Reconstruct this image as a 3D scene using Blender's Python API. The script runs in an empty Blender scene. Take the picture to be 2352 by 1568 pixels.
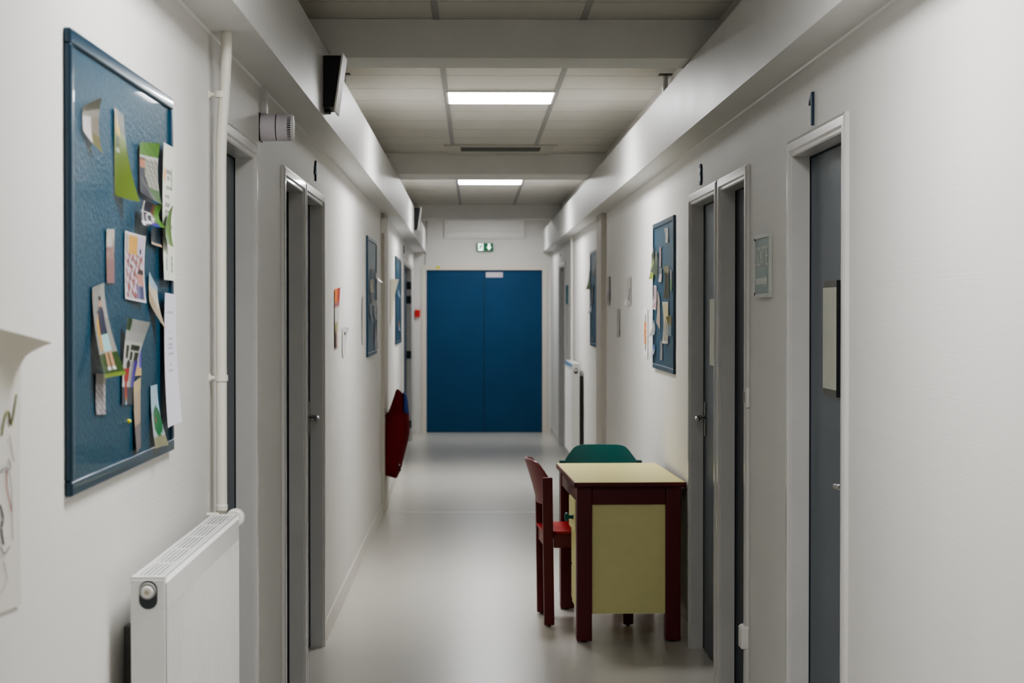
import bpy, bmesh, math, random
from mathutils import Vector, Matrix
random.seed(4)
C = bpy.context.scene.collection

# ------------------------------------------------------------------ camera
F = 4500.0                                   # focal length in pixels of the 2352 px wide frame
HC = 1.55                                    # eye height
TH = math.atan(71 / F)                       # looks slightly down
PS = math.atan(87 / F * math.cos(TH))        # and slightly to the right of the corridor axis
cam = bpy.data.cameras.new('camera')
camo = bpy.data.objects.new('camera', cam)
C.objects.link(camo)
camo.location = (0, 0, HC)
camo.rotation_euler = (math.pi / 2 - TH, 0, -PS)
cam.sensor_width = 36
cam.lens = 36 * F / 2352
cam.clip_start = 0.05
cam.dof.use_dof = True
cam.dof.focus_distance = 6.4
cam.dof.aperture_fstop = 7.5
bpy.context.scene.camera = camo
RM = camo.rotation_euler.to_matrix()


def ray(u, v):
    return RM @ Vector(((u - 1176) / F, -(v - 784) / F, -1))


def onX(u, v, X):
    d = ray(u, v); t = X / d.x
    return Vector((X, d.y * t, HC + d.z * t))


def onY(u, v, Y):
    d = ray(u, v); t = Y / d.y
    return Vector((d.x * t, Y, HC + d.z * t))


def onZ(u, v, Z):
    d = ray(u, v); t = (Z - HC) / d.z
    return Vector((d.x * t, d.y * t, Z))


# ------------------------------------------------------------------ materials
def lin(c):
    return tuple(x / 12.92 if x <= 0.04045 else ((x + 0.055) / 1.055) ** 2.4 for x in c)


def L255(r, g, b):
    return lin((r / 255, g / 255, b / 255))


def mat(name, rgb, rough=0.5, metal=0.0, var=0.06, vscale=8.0, bump=0.0, bscale=(60, 60, 60), spec=0.5, coat=0.0, rvar=0.0, rib=0.0):
    m = bpy.data.materials.new(name); m.use_nodes = True
    nt = m.node_tree; n = nt.nodes; l = nt.links
    p = n['Principled BSDF']
    p.inputs['Roughness'].default_value = rough
    p.inputs['Metallic'].default_value = metal
    p.inputs['Specular IOR Level'].default_value = spec
    p.inputs['Coat Weight'].default_value = coat
    tc = n.new('ShaderNodeTexCoord')
    nz = n.new('ShaderNodeTexNoise'); nz.inputs['Scale'].default_value = vscale; nz.inputs['Detail'].default_value = 4
    l.new(tc.outputs['Object'], nz.inputs['Vector'])
    rp = n.new('ShaderNodeValToRGB')
    c = L255(*rgb)
    rp.color_ramp.elements[0].color = tuple(x * (1 - var) for x in c) + (1,)
    rp.color_ramp.elements[1].color = tuple(min(1, x * (1 + var)) for x in c) + (1,)
    rp.color_ramp.elements[0].position = 0.3; rp.color_ramp.elements[1].position = 0.7
    l.new(nz.outputs['Fac'], rp.inputs['Fac'])
    l.new(rp.outputs['Color'], p.inputs['Base Color'])
    if rvar:
        mr = n.new('ShaderNodeMapRange')
        mr.inputs['To Min'].default_value = rough - rvar; mr.inputs['To Max'].default_value = rough + rvar
        l.new(nz.outputs['Fac'], mr.inputs['Value']); l.new(mr.outputs['Result'], p.inputs['Roughness'])
    if bump:
        mp = n.new('ShaderNodeMapping'); mp.inputs['Scale'].default_value = bscale
        l.new(tc.outputs['Object'], mp.inputs['Vector'])
        nb = n.new('ShaderNodeTexNoise'); nb.inputs['Scale'].default_value = 1.0; nb.inputs['Detail'].default_value = 3
        l.new(mp.outputs['Vector'], nb.inputs['Vector'])
        bp = n.new('ShaderNodeBump'); bp.inputs['Strength'].default_value = bump; bp.inputs['Distance'].default_value = 0.004
        if rib:
            mx_ = n.new('ShaderNodeMix'); mx_.data_type = 'RGBA'; mx_.blend_type = 'MULTIPLY'; mx_.inputs['Factor'].default_value = 1
            r2 = n.new('ShaderNodeValToRGB'); r2.color_ramp.elements[0].position = .35; r2.color_ramp.elements[1].position = .65
            r2.color_ramp.elements[0].color = (1 - rib, 1 - rib, 1 - rib, 1)
            l.new(nb.outputs['Fac'], r2.inputs['Fac']); l.new(rp.outputs['Color'], mx_.inputs['A']); l.new(r2.outputs['Color'], mx_.inputs['B'])
            l.new(mx_.outputs['Result'], p.inputs['Base Color'])
        l.new(nb.outputs['Fac'], bp.inputs['Height']); l.new(bp.outputs['Normal'], p.inputs['Normal'])
    return m


def emit(name, rgb, strength, base=(0.8, 0.8, 0.8)):
    m = bpy.data.materials.new(name); m.use_nodes = True
    p = m.node_tree.nodes['Principled BSDF']
    p.inputs['Base Color'].default_value = tuple(base) + (1,)
    p.inputs['Emission Color'].default_value = tuple(rgb) + (1,)
    p.inputs['Emission Strength'].default_value = strength
    return m


def print_mat(name, rough=0.35, back=(205, 205, 205)):
    m = bpy.data.materials.new(name); m.use_nodes = True
    nt = m.node_tree; n = nt.nodes; l = nt.links
    p = n['Principled BSDF']; p.inputs['Roughness'].default_value = rough
    at = n.new('ShaderNodeAttribute'); at.attribute_name = 'ink'
    l.new(at.outputs['Color'], p.inputs['Base Color'])
    return m


M = {}
M['wall'] = mat('ribbed_white_wall_paint', (221, 219, 215), 0.55, var=0.015, vscale=3, bump=0.10, bscale=(20, 1.6, 190), spec=0.35, rib=0.02)
M['soffit'] = mat('glossy_white_soffit_paint', (210, 209, 207), 0.42, var=0.03, vscale=5, bump=0.10, bscale=(14, 40, 4), rvar=0.05)
M['ceil'] = mat('ceiling_tile', (216, 213, 206), 0.8, var=0.02, vscale=2, bump=0.1, bscale=(90, 90, 90), spec=0.2)
M['grid'] = mat('ceiling_grid_metal', (158, 158, 155), 0.5, var=0.02)
M['beam'] = mat('beam_paint', (230, 229, 226), 0.6, var=0.03, vscale=4)
M['pilaster'] = mat('pilaster_paint', (190, 184, 174), 0.6, var=0.04, vscale=4)
M['floor'] = mat('speckled_vinyl_floor', (202, 199, 190), 0.27, var=0.012, vscale=40, bump=0.015, bscale=(25, 25, 25), spec=0.45)
M['base'] = mat('baseboard_vinyl', (212, 208, 200), 0.4, var=0.02)
M['frame'] = mat('door_frame_gloss_paint', (205, 203, 200), 0.25, var=0.03, vscale=6, bump=0.06, bscale=(20, 20, 20), coat=0.2)
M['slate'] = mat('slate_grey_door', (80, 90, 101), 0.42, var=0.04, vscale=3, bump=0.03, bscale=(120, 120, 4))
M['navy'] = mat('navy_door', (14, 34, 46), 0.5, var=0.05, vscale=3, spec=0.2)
M['bluedoor'] = mat('deep_blue_door', (26, 74, 112), 0.55, var=0.05, vscale=4, spec=0.3)
M['gap'] = mat('dark_joint', (10, 22, 32), 0.7)
M['board'] = mat('painted_blue_pinboard', (17, 66, 88), 0.36, var=0.12, vscale=30, bump=1.0, bscale=(150, 150, 90), coat=0.1)
M['bframe'] = mat('blue_board_frame', (14, 56, 78), 0.28, var=0.06, bump=0.05, bscale=(30, 30, 30), coat=0.2)
M['white'] = mat('white_enamel', (228, 228, 226), 0.3, var=0.01, coat=0.15)
M['whitem'] = mat('matt_white_plastic', (222, 220, 216), 0.45, var=0.015)
M['lilac'] = mat('pale_grey_siren_plastic', (205, 200, 205), 0.45, var=0.015)
M['dark'] = mat('black_plastic', (16, 17, 22), 0.6, var=0.1)
M['hole'] = mat('dark_recess', (58, 62, 66), 0.7)
M['pipe'] = mat('cream_gloss_pipe_paint', (216, 213, 203), 0.28, var=0.03)
M['chrome'] = mat('brushed_chrome', (190, 190, 190), 0.22, metal=1.0, var=0.03)
M['brass'] = mat('nickel_valve', (180, 172, 150), 0.35, metal=0.7)
M['redwood'] = mat('dark_red_lacquered_wood', (98, 22, 27), 0.38, var=0.10, vscale=5, bump=0.04, bscale=(8, 8, 60))
M['redseat'] = mat('bright_red_lacquered_plywood', (168, 24, 26), 0.35, var=0.05, vscale=6)
M['redback'] = mat('brick_red_plywood', (120, 34, 40), 0.36, var=0.05, vscale=6)
M['teal'] = mat('teal_lacquered_plywood', (14, 92, 88), 0.36, var=0.05, vscale=6)
M['tealdark'] = mat('dark_teal_wood', (12, 70, 70), 0.4, var=0.06)
M['cream'] = mat('cream_yellow_laminate', (224, 214, 138), 0.32, var=0.015, vscale=20)
M['creampan'] = mat('cream_panel', (236, 230, 166), 0.5, var=0.02, vscale=20)
M['coat'] = mat('dark_red_cloth', (106, 23, 26), 0.85, var=0.10, vscale=14, bump=0.3, bscale=(25, 25, 12), spec=0.2)
M['lining'] = mat('blue_lining', (40, 66, 140), 0.6, var=0.1, vscale=14)
M['paper'] = mat('white_paper', (226, 224, 220), 0.6, var=0.01)
M['beige'] = mat('cream_paper', (214, 208, 186), 0.6, var=0.02)
M['numblue'] = mat('dark_blue_digit', (20, 48, 72), 0.5)
M['signgreen'] = mat('faded_green_sign', (124, 146, 142), 0.45, var=0.04)
M['signborder'] = mat('pale_sign_edge', (186, 190, 184), 0.4)
M['signwhite'] = mat('pale_sign_lettering', (196, 200, 192), 0.5)
M['red'] = mat('red_alarm_plastic', (214, 40, 40), 0.4)
M['yellow'] = mat('yellow_sticker', (214, 214, 50), 0.5)
M['pinkwhite'] = mat('pinkish_white_plate', (214, 206, 214), 0.45)
M['frost'] = mat('frosted_notice', (182, 184, 168), 0.35, var=0.06, vscale=10)
M['taupe'] = mat('taupe_surround', (92, 90, 86), 0.5)
M['hinge'] = mat('dark_blue_hinge', (20, 34, 48), 0.5)
M['cable'] = mat('grey_cable', (150, 148, 142), 0.6)
M['bluestrip'] = mat('blue_strip', (96, 132, 168), 0.4)
M['threshold'] = mat('pale_floor_strip', (222, 220, 212), 0.3)
M['exitgreen'] = emit('exit_sign_green', L255(14, 120, 74), 0.06, L255(8, 96, 60))
M['exitwhite'] = emit('exit_sign_white', (0.75, 1.0, 0.88), 0.9)
M['lamp_dim'] = emit('led_diffuser_dim', (0.985, 0.99, 1.0), 9.0)
M['lamp'] = emit('led_diffuser', (0.985, 0.99, 1.0), 18.0)
M['print'] = print_mat('photo_print_gloss', 0.3)
M['printm'] = print_mat('paper_print', 0.65)


# ------------------------------------------------------------------ mesh helpers
def tag(o, label=None, cat=None, group=None, kind=None):
    if label: o['label'] = label
    if cat: o['category'] = cat
    if group: o['group'] = group
    if kind: o['kind'] = kind
    return o


def thing(name, loc, label, cat, group=None, rz=0.0, kind=None):
    o = bpy.data.objects.new(name, None); C.objects.link(o)
    o.location = loc; o.rotation_euler = (0, 0, rz); o.empty_display_size = 0.05
    return tag(o, label, cat, group, kind)


def obj(name, bm, m, parent=None, bevel=0.0, smooth=False, world=False, segs=2):
    """link a bmesh as one object; world=True: vertices are in world space and the parent is unrotated"""
    bmesh.ops.recalc_face_normals(bm, faces=bm.faces[:])
    me = bpy.data.meshes.new(name); bm.to_mesh(me); bm.free()
    o = bpy.data.objects.new(name, me); C.objects.link(o)
    for x in (m if isinstance(m, (list, tuple)) else [m]):
        me.materials.append(x)
    if parent is not None:
        o.parent = parent
        if world: o.location = -Vector(parent.location)
    if smooth:
        for p in me.polygons: p.use_smooth = True
    if bevel:
        b = o.modifiers.new('bevel', 'BEVEL'); b.width = bevel; b.segments = segs; b.limit_method = 'ANGLE'; b.angle_limit = 0.6
        if smooth or True:
            for p in me.polygons: p.use_smooth = True
            w = o.modifiers.new('wn', 'WEIGHTED_NORMAL'); w.keep_sharp = False
    return o


def hexa(bm, v8, mi=0):
    """8 corners: 4 bottom then 4 top, same order"""
    vs = [bm.verts.new(v) for v in v8]
    for f in ((0, 3, 2, 1), (4, 5, 6, 7), (0, 1, 5, 4), (1, 2, 6, 5), (2, 3, 7, 6), (3, 0, 4, 7)):
        fc = bm.faces.new([vs[i] for i in f]); fc.material_index = mi


def box(bm, lo, hi, mi=0):
    (a, b, c), (d, e, f) = lo, hi
    hexa(bm, [(a, b, c), (d, b, c), (d, e, c), (a, e, c), (a, b, f), (d, b, f), (d, e, f), (a, e, f)], mi)


def bx(lo, hi, bm=None):
    bm = bm or bmesh.new(); box(bm, lo, hi); return bm


def tube(bm, pts, r, n=14, cap=True):
    pts = [Vector(p) for p in pts]; rings = []
    for i, p in enumerate(pts):
        a = pts[max(i - 1, 0)]; b = pts[min(i + 1, len(pts) - 1)]
        t = (b - a).normalized()
        up = Vector((0, 0, 1)) if abs(t.z) < 0.9 else Vector((0, 1, 0))
        x = t.cross(up).normalized(); y = t.cross(x)
        rr = r[i] if isinstance(r, (list, tuple)) else r
        rings.append([bm.verts.new(p + (x * math.cos(2 * math.pi * k / n) + y * math.sin(2 * math.pi * k / n)) * rr) for k in range(n)])
    for A, B in zip(rings, rings[1:]):
        for k in range(n): bm.faces.new((A[k], A[(k + 1) % n], B[(k + 1) % n], B[k]))
    if cap:
        bm.faces.new(rings[0]); bm.faces.new(rings[-1])
    return bm


def lathe(bm, c, axis, prof, n=28):
    """prof: (distance along axis, radius)"""
    axis = Vector(axis).normalized(); c = Vector(c)
    return tube(bm, [c + axis * d for d, r in prof], [max(r, 1e-4) for d, r in prof], n)


def prism(bm, poly, ax, a, b):
    """extrude a 2D polygon along axis ax (0,1,2) from a to b; the 2D coordinates are the other two axes in order"""
    def P(q, t):
        v = [0, 0, 0]; o = [i for i in range(3) if i != ax]
        v[o[0]], v[o[1]], v[ax] = q[0], q[1], t
        return v
    A = [bm.verts.new(P(q, a)) for q in poly]; B = [bm.verts.new(P(q, b)) for q in poly]
    bm.faces.new(A); bm.faces.new(B[::-1])
    n = len(poly)
    for i in range(n): bm.faces.new((A[i], A[(i + 1) % n], B[(i + 1) % n], B[i]))
    return bm


def text_mesh(s, size, depth):
    cu = bpy.data.curves.new('lettering', 'FONT'); cu.body = s; cu.size = size; cu.extrude = depth / 2
    cu.align_x = 'CENTER'; cu.align_y = 'CENTER'
    t = bpy.data.objects.new('lettering', cu); C.objects.link(t)
    bpy.context.view_layer.update()
    me = bpy.data.meshes.new_from_object(t.evaluated_get(bpy.context.evaluated_depsgraph_get()))
    bpy.data.objects.remove(t); bpy.data.curves.remove(cu)
    bm = bmesh.new(); bm.from_mesh(me); bpy.data.meshes.remove(me)
    return bm


def fit_text(s, w, h, depth, mtx):
    bm = text_mesh(s, 1.0, depth)
    xs = [v.co.x for v in bm.verts]; ys = [v.co.y for v in bm.verts]
    sx = w / (max(xs) - min(xs)); sy = h / (max(ys) - min(ys))
    cx = (max(xs) + min(xs)) / 2; cy = (max(ys) + min(ys)) / 2
    for v in bm.verts:
        v.co = mtx @ Vector(((v.co.x - cx) * sx, (v.co.y - cy) * sy, v.co.z))
    return bm


# frames whose local x runs left-to-right as one faces the wall, y up, z out of the wall
FACE_L = Matrix(((0, 0, 1, 0), (1, 0, 0, 0), (0, 1, 0, 0), (0, 0, 0, 1)))     # left wall: x->+Y, y->Z, z->+X
FACE_R = Matrix(((0, 0, -1, 0), (-1, 0, 0, 0), (0, 1, 0, 0), (0, 0, 0, 1)))   # right wall: x->-Y, y->Z, z->-X
FACE_E = Matrix(((1, 0, 0, 0), (0, 0, -1, 0), (0, 1, 0, 0), (0, 0, 0, 1)))    # end wall: x->+X, y->Z, z->-Y


def at(loc, m):
    return Matrix.Translation(Vector(loc)) @ m


# ------------------------------------------------------------------ room dimensions
Y0, YP, YQ, YE = -6.5, 14.81, 15.42, 24.9
ZC = 2.738
def XL(y): return -0.702 if y < YQ else -0.702 - 0.058 * (y - YQ) / (YE - YQ)
def XR(y): return 0.997 if y < YQ else 0.997 - 0.02 * (y - YQ) / (YE - YQ)
def SL(y): return -0.574 if y < YQ else -0.574 - 0.034 * (y - YQ) / (YE - YQ)
def SR(y): return 0.876 if y < YQ else 0.876 - 0.004 * (y - YQ) / (YE - YQ)
ZS0, ZS1 = 2.288, 2.562      # soffit boxing


def YL(u, X=None):           # depth of a pixel column on the left wall
    y = onX(u, 713, -0.702 if X is None else X).y
    if X is None and y > YQ:
        for _ in range(6): y = onX(u, 713, XL(y)).y
    return y


def YR(u, X=None):
    y = onX(u, 713, 0.997 if X is None else X).y
    if X is None and y > YQ:
        for _ in range(6): y = onX(u, 713, XR(y)).y
    return y


# floor, ceiling
tag(obj('floor', bx((-1.2, Y0 - 0.2, -0.1), (1.4, YE + 0.3, 0)), M['floor']), 'pale beige glossy vinyl corridor floor', 'floor', kind='structure')
ceil = tag(obj('ceiling', bx((-1.2, Y0 - 0.2, ZC), (1.4, YE + 0.3, ZC + 0.1)), M['ceil']), 'suspended ceiling of off-white tiles', 'ceiling', kind='structure')
bm = bmesh.new()
TX0 = -0.154
for k in range(-1, 3):
    x = TX0 + 0.6 * k
    box(bm, (x - 0.013, Y0, ZC - 0.004), (x + 0.013, YE, ZC))
obj('runner_grid', bm, M['grid'], ceil)
bm = bmesh.new()
TY0, TP = 9.93, 0.592
for k in range(-27, 26):
    y = TY0 + TP * k
    if Y0 < y < YE: box(bm, (-0.71, y - 0.004, ZC - 0.001), (1.01, y + 0.004, ZC))
obj('cross_grid', bm, mat('thin_tile_joint', (190, 188, 182), 0.7), ceil)

# doors: (wall side, near opening edge, far opening edge)
def opening(side, u_near, u_far, proud=0.012):
    f = (lambda u: YL(u, -0.69)) if side < 0 else (lambda u: YR(u, 0.985))
    return f(u_near) + 0.05, f(u_far) - 0.05

DZ = 2.03
OPEN_L = [(YL(591.6, -0.69) - 0.05 - 0.84, YL(591.6, -0.69) - 0.05), opening(-1, 654, 702), opening(-1, 703.5, 745.8)]
OPEN_R = [opening(1, 1939, 1806.5), opening(1, 1713.5, 1648), opening(1, 1643.5, 1581)]
d4 = (YL(924), YL(944)); OPEN_L.append((d4[0] + 0.05, d4[1] - 0.05))
d4 = (YR(1299), YR(1286)); OPEN_R.append((d4[0] + 0.05, d4[1] - 0.05))


def wall(name, Xf, side, opens, label):
    bm = bmesh.new()
    T = 0.16 * side
    cuts = [Y0]
    opens = [(a - .015, b + .015) for a, b in opens]
    for a, b in opens: cuts += [a, b]
    cuts += [YE + 0.2]
    def seg(a, b, z0, z1):
        if b <= a: return
        ks = [a] + ([YQ] if a < YQ < b else []) + [b]
        for p, q in zip(ks, ks[1:]):
            hexa(bm, [(Xf(p), p, z0), (Xf(p) + T, p, z0), (Xf(q) + T, q, z0), (Xf(q), q, z0),
                      (Xf(p), p, z1), (Xf(p) + T, p, z1), (Xf(q) + T, q, z1), (Xf(q), q, z1)])
    for i in range(0, len(cuts), 2): seg(cuts[i], cuts[i + 1], 0, ZC)
    for a, b in opens: seg(a, b, DZ + .015, ZC)
    return tag(obj(name, bm, M['wall']), label, 'wall', kind='structure')


wall('wall_left', XL, -1, OPEN_L, 'white ribbed wallpaper wall with pinboards and doors, left of corridor')
wall('wall_right', XR, 1, OPEN_R, 'white ribbed wallpaper wall with pinboards and doors, right of corridor')
EDX0, EDX1 = onY(979.5, 700, YE).x, onY(1245.5, 700, YE).x
EDZ = onY(1112, 620, YE).z
bm = bmesh.new()
box(bm, (-1.0, YE, 0), (EDX0 - .02, YE + 0.15, ZC)); box(bm, (EDX1 + .02, YE, 0), (1.2, YE + 0.15, ZC)); box(bm, (EDX0 - .02, YE, EDZ + .02), (EDX1 + .02, YE + 0.15, ZC))
tag(obj('wall_end', bm, M['wall']), 'white end wall around the blue double door', 'wall', kind='structure')
tag(obj('wall_back', bx((-1.0, Y0 - 0.15, 0), (1.2, Y0, ZC)), M['wall']), 'white wall behind the camera', 'wall', kind='structure')

# soffit boxings along both walls
for nm, S, W, lab in (('trim_1', SL, XL, 'glossy white boxed duct along the top of the left wall'), ('trim_2', SR, XR, 'glossy white boxed duct along the top of the right wall')):
    bm = bmesh.new()
    sg = -1 if S is SL else 1
    for p, q in ((Y0, YQ), (YQ, YE)):
        hexa(bm, [(S(p), p, ZS0), (W(p) + .01 * sg, p, ZS0), (W(q) + .01 * sg, q, ZS0), (S(q), q, ZS0), (S(p), p, ZS1), (W(p) + .01 * sg, p, ZS1), (W(q) + .01 * sg, q, ZS1), (S(q), q, ZS1)])
    bmesh.ops.remove_doubles(bm, verts=bm.verts[:], dist=1e-5)
    sf = tag(obj(nm, bm, M['soffit']), lab, 'duct boxing', kind='structure')
    bm = bmesh.new()
    for p, q in ((Y0, YP), (YQ, YE)):
        e = -.005 * sg
        hexa(bm, [(W(p), p, ZS0 - .005), (W(p) + e, p, ZS0 - .001), (W(q) + e, q, ZS0 - .001), (W(q), q, ZS0 - .005), (W(p), p, ZS0 + .001), (W(p) + e, p, ZS0 + .001), (W(q) + e, q, ZS0 + .001), (W(q), q, ZS0 + .001)])
    obj('sealant_bead', bm, M['white'], sf)
# cross beams
for k, (a, b) in enumerate(((8.0, 8.33), (YP, YQ), (22.0, 22.32), (0.9, 1.25))):
    bm = bx((-0.76, a, 2.578), (1.01, b, ZC))
    tag(obj('trim_%d' % (3 + k), bm, M['beam'], bevel=0.004), ['nearest grey-white ceiling beam across the corridor', 'middle ceiling beam above the floor strip', 'far ceiling beam before the end wall', 'ceiling beam above the camera'][k], 'beam', kind='structure')
# pilasters below the middle beam
tag(obj('trim_7', bx((-0.71, YP, 0), (-0.676, YQ, ZS0)), M['pilaster']), 'slim grey pilaster on left wall behind the red coat', 'pilaster', kind='structure')
tag(obj('trim_8', bx((0.962, YP, 0), (1.0, YQ, ZS0)), M['pilaster']), 'slim grey pilaster on right wall beside the far pinboard', 'pilaster', kind='structure')
tag(obj('trim_9', bx((-0.69, onZ(1100, 1176, 0).y - 0.03, 0), (0.99, onZ(1100, 1176, 0).y + 0.03, 0.0012)), M['threshold']), 'thin pale joint strip across the floor', 'floor strip', kind='structure')

# baseboards
def baseboard(name, Xf, sg, spans, lab):
    bm = bmesh.new()
    for a, b in spans:
        ks = [a] + ([YQ] if a < YQ < b else []) + [b]
        for p, q in zip(ks, ks[1:]):
            t = -0.011 * sg
            hexa(bm, [(Xf(p) + t, p, 0), (Xf(p), p, 0), (Xf(q), q, 0), (Xf(q) + t, q, 0),
                      (Xf(p) + t * .6, p, .09), (Xf(p), p, .09), (Xf(q), q, .09), (Xf(q) + t * .6, q, .09)])
    tag(obj(name, bm, M['base']), lab, 'baseboard', kind='structure')


def spans(opens):
    s = [Y0] + [v for a, b in opens for v in (a - .05, b + .05)] + [YE]
    return [(s[i], s[i + 1]) for i in range(0, len(s), 2) if s[i + 1] - s[i] > .02]


baseboard('baseboard_left', XL, -1, spans(OPEN_L), 'low pale skirting along the left wall')
baseboard('baseboard_right', XR, 1, spans(OPEN_R), 'low pale skirting along the right wall')


# ------------------------------------------------------------------ side doors
def door_frame(side, Xf, a, b, root):
    prof = [(0, -.075), (0, .004), (.004, .008), (.012, .008), (.017, .015), (.040, .015), (.050, .010), (.050, -.004), (.02, -.02), (.02, -.075)]
    bm = bmesh.new(); rings = []
    for st in range(4):
        r = []
        for w, p in prof:
            y = a - w if st < 2 else b + w
            z = 0 if st in (0, 3) else DZ + w
            r.append(bm.verts.new((Xf(y) - side * p, y, z)))
        rings.append(r)
    for A, B in zip(rings, rings[1:]):
        for k in range(len(prof)):
            bm.faces.new((A[k], A[(k + 1) % len(prof)], B[(k + 1) % len(prof)], B[k]))
    bm.faces.new(rings[0]); bm.faces.new(rings[-1])
    return obj('door_frame', bm, M['frame'], root, world=True)


def lever(side, X, y, z, root, dirn):
    """plate and lever handle on a leaf whose face is the plane X; dirn: which way along the corridor the lever points"""
    s = -side
    pl = obj('handle', bx((X, y - .018, z - .085), (X + s * .006, y + .018, z + .07)), M['chrome'], root, bevel=.003, world=True)
    bm = bmesh.new()
    tube(bm, [(X + s * .004, y, z), (X + s * .036, y, z), (X + s * .044, y + dirn * .008, z), (X + s * .046, y + dirn * .03, z), (X + s * .046, y + dirn * .11, z - .004)], [.010, .009, .0095, .0095, .008], 12)
    obj('lever', bm, M['chrome'], pl, smooth=True)
    return pl


def side_door(idx, side, Xf, ab, m, label, recess=.055, leaves=1):
    a, b = ab; ym = (a + b) / 2
    root = thing('door_%d' % idx, (Xf(ym), ym, 0), label, 'door', kind='structure')
    door_frame(side, Xf, a, b, root)
    n = leaves
    for k in range(n):
        p = a + (b - a) * k / n + .002; q = a + (b - a) * (k + 1) / n - .002
        x0, x1 = Xf(p) + side * recess, Xf(q) + side * recess; t = side * .04
        bm = bmesh.new()
        hexa(bm, [(x0, p, .006), (x0 + t, p, .006), (x1 + t, q, .006), (x1, q, .006), (x0, p, DZ - .003), (x0 + t, p, DZ - .003), (x1 + t, q, DZ - .003), (x1, q, DZ - .003)])
        obj('door_leaf', bm, m, root, world=True)
    # thin dark rebate seal between leaf and jamb
    bm = bmesh.new()
    for y in (a, b):
        sg = 1 if y == a else -1
        x = Xf(y) + side * (recess - .003)
        box(bm, (min(x, x + side * .006), min(y, y + sg * .007), 0.004), (max(x, x + side * .006), max(y, y + sg * .007), DZ))
    x = Xf(ym) + side * (recess - .003)
    box(bm, (min(x, x + side * .006), a, DZ - .006), (max(x, x + side * .006), b, DZ))
    obj('door_seal', bm, M['gap'], root, world=True)
    return root


dl1 = side_door(1, -1, XL, OPEN_L[0], M['slate'], 'slate grey door behind the white pipe on left wall')
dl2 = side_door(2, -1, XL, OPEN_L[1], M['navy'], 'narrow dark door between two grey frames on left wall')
dl3 = side_door(3, -1, XL, OPEN_L[2], M['slate'], 'grey-framed door with chrome lever under dark digit 4 on left wall')
dl4 = side_door(4, -1, XL, OPEN_L[3], M['slate'], 'far left double door with dark hinges beside the small pinboard', leaves=2)
dr1 = side_door(5, 1, XR, OPEN_R[0], M['slate'], 'slate door under digit 1 with framed notice on right wall')
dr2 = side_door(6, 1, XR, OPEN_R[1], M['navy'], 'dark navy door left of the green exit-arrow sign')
dr3 = side_door(7, 1, XR, OPEN_R[2], M['slate'], 'slate door under digit 3 behind the desk')
dr4 = side_door(8, 1, XR, OPEN_R[3], M['slate'], 'far right grey door beyond the far radiator')
lever(-1, -0.757, OPEN_L[2][1] - .08, 1.065, dl3, -1)
lever(1, 1.052, OPEN_R[2][1] - .07, 1.065, dr3, -1)
lever(1, 1.052, OPEN_R[0][0] + .075, 1.065, dr1, 1)
y = OPEN_L[3][1]
for v in (653, 687, 820, 988):
    z = onX(940, v, -0.73).z
    obj('hinge', bx((XL(y) - .05, y - .012, z - .045), (XL(y) + .004, y + .001, z + .045)), M['hinge'], dl4, world=True)

# end double door
t = thing('door_9', ((EDX0 + EDX1) / 2, YE, 0), 'deep blue double door closing the far end of the corridor', 'door', kind='structure')
mx = onY(1112.3, 700, YE).x
obj('door_leaf', bx((EDX0 + .003, YE + .02, .004), (mx - .003, YE + .06, EDZ - .003)), M['bluedoor'], t, world=True)
obj('door_leaf', bx((mx + .003, YE + .02, .004), (EDX1 - .003, YE + .06, EDZ - .003)), M['bluedoor'], t, world=True)
obj('door_seal', bx((mx - .004, YE + .024, .004), (mx + .004, YE + .05, EDZ - .003)), M['gap'], t, world=True)
bm = bmesh.new()
w = .062
box(bm, (EDX0 - w, YE - .012, 0), (EDX0, YE + .06, EDZ + w)); box(bm, (EDX1, YE - .012, 0), (EDX1 + w, YE + .06, EDZ + w)); box(bm, (EDX0, YE - .012, EDZ), (EDX1, YE + .06, EDZ + w))
obj('door_frame', bm, mat('warm_white_frame_paint', (220, 214, 204), 0.45, var=.01), t, world=True)


def plate_end(name, u0, v0, u1, v1, d, m, label, cat, out=0.0):
    p = onY(u0, v0, YE); q = onY(u1, v1, YE)
    bm = bx((p.x, YE - out - d, q.z), (q.x, YE - out, p.z))
    return tag(obj(name, bm, m, bevel=.002), label, cat)


plate_end('notice_plate', 1116, 625, 1155, 637, .004, M['pinkwhite'], 'small pinkish white notice at the top of the blue door', 'notice', -.02)
plate_end('sticker_sign', 1001, 611, 1011, 617, .003, M['yellow'], 'tiny yellow sticker above the blue double door', 'sticker', .012)
# red fire call point
p = onY(951.5, 711.5, YE); q = onY(963, 727.5, YE)
t = thing('fire_call_point', ((p.x + q.x) / 2 + .01, YE, q.z), 'small red fire alarm box on the end wall beside blue door', 'fire alarm box')
hw = (q.x - p.x) / 2
obj('housing', bx((-hw, -.045, 0), (hw, 0, p.z - q.z)), M['red'], t, bevel=.004)
obj('faceplate', bx((-hw * .6, -.048, .025), (hw * .6, -.044, p.z - q.z - .025)), mat('dull_red_face', (190, 46, 44), .4), t, bevel=.001)
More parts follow.
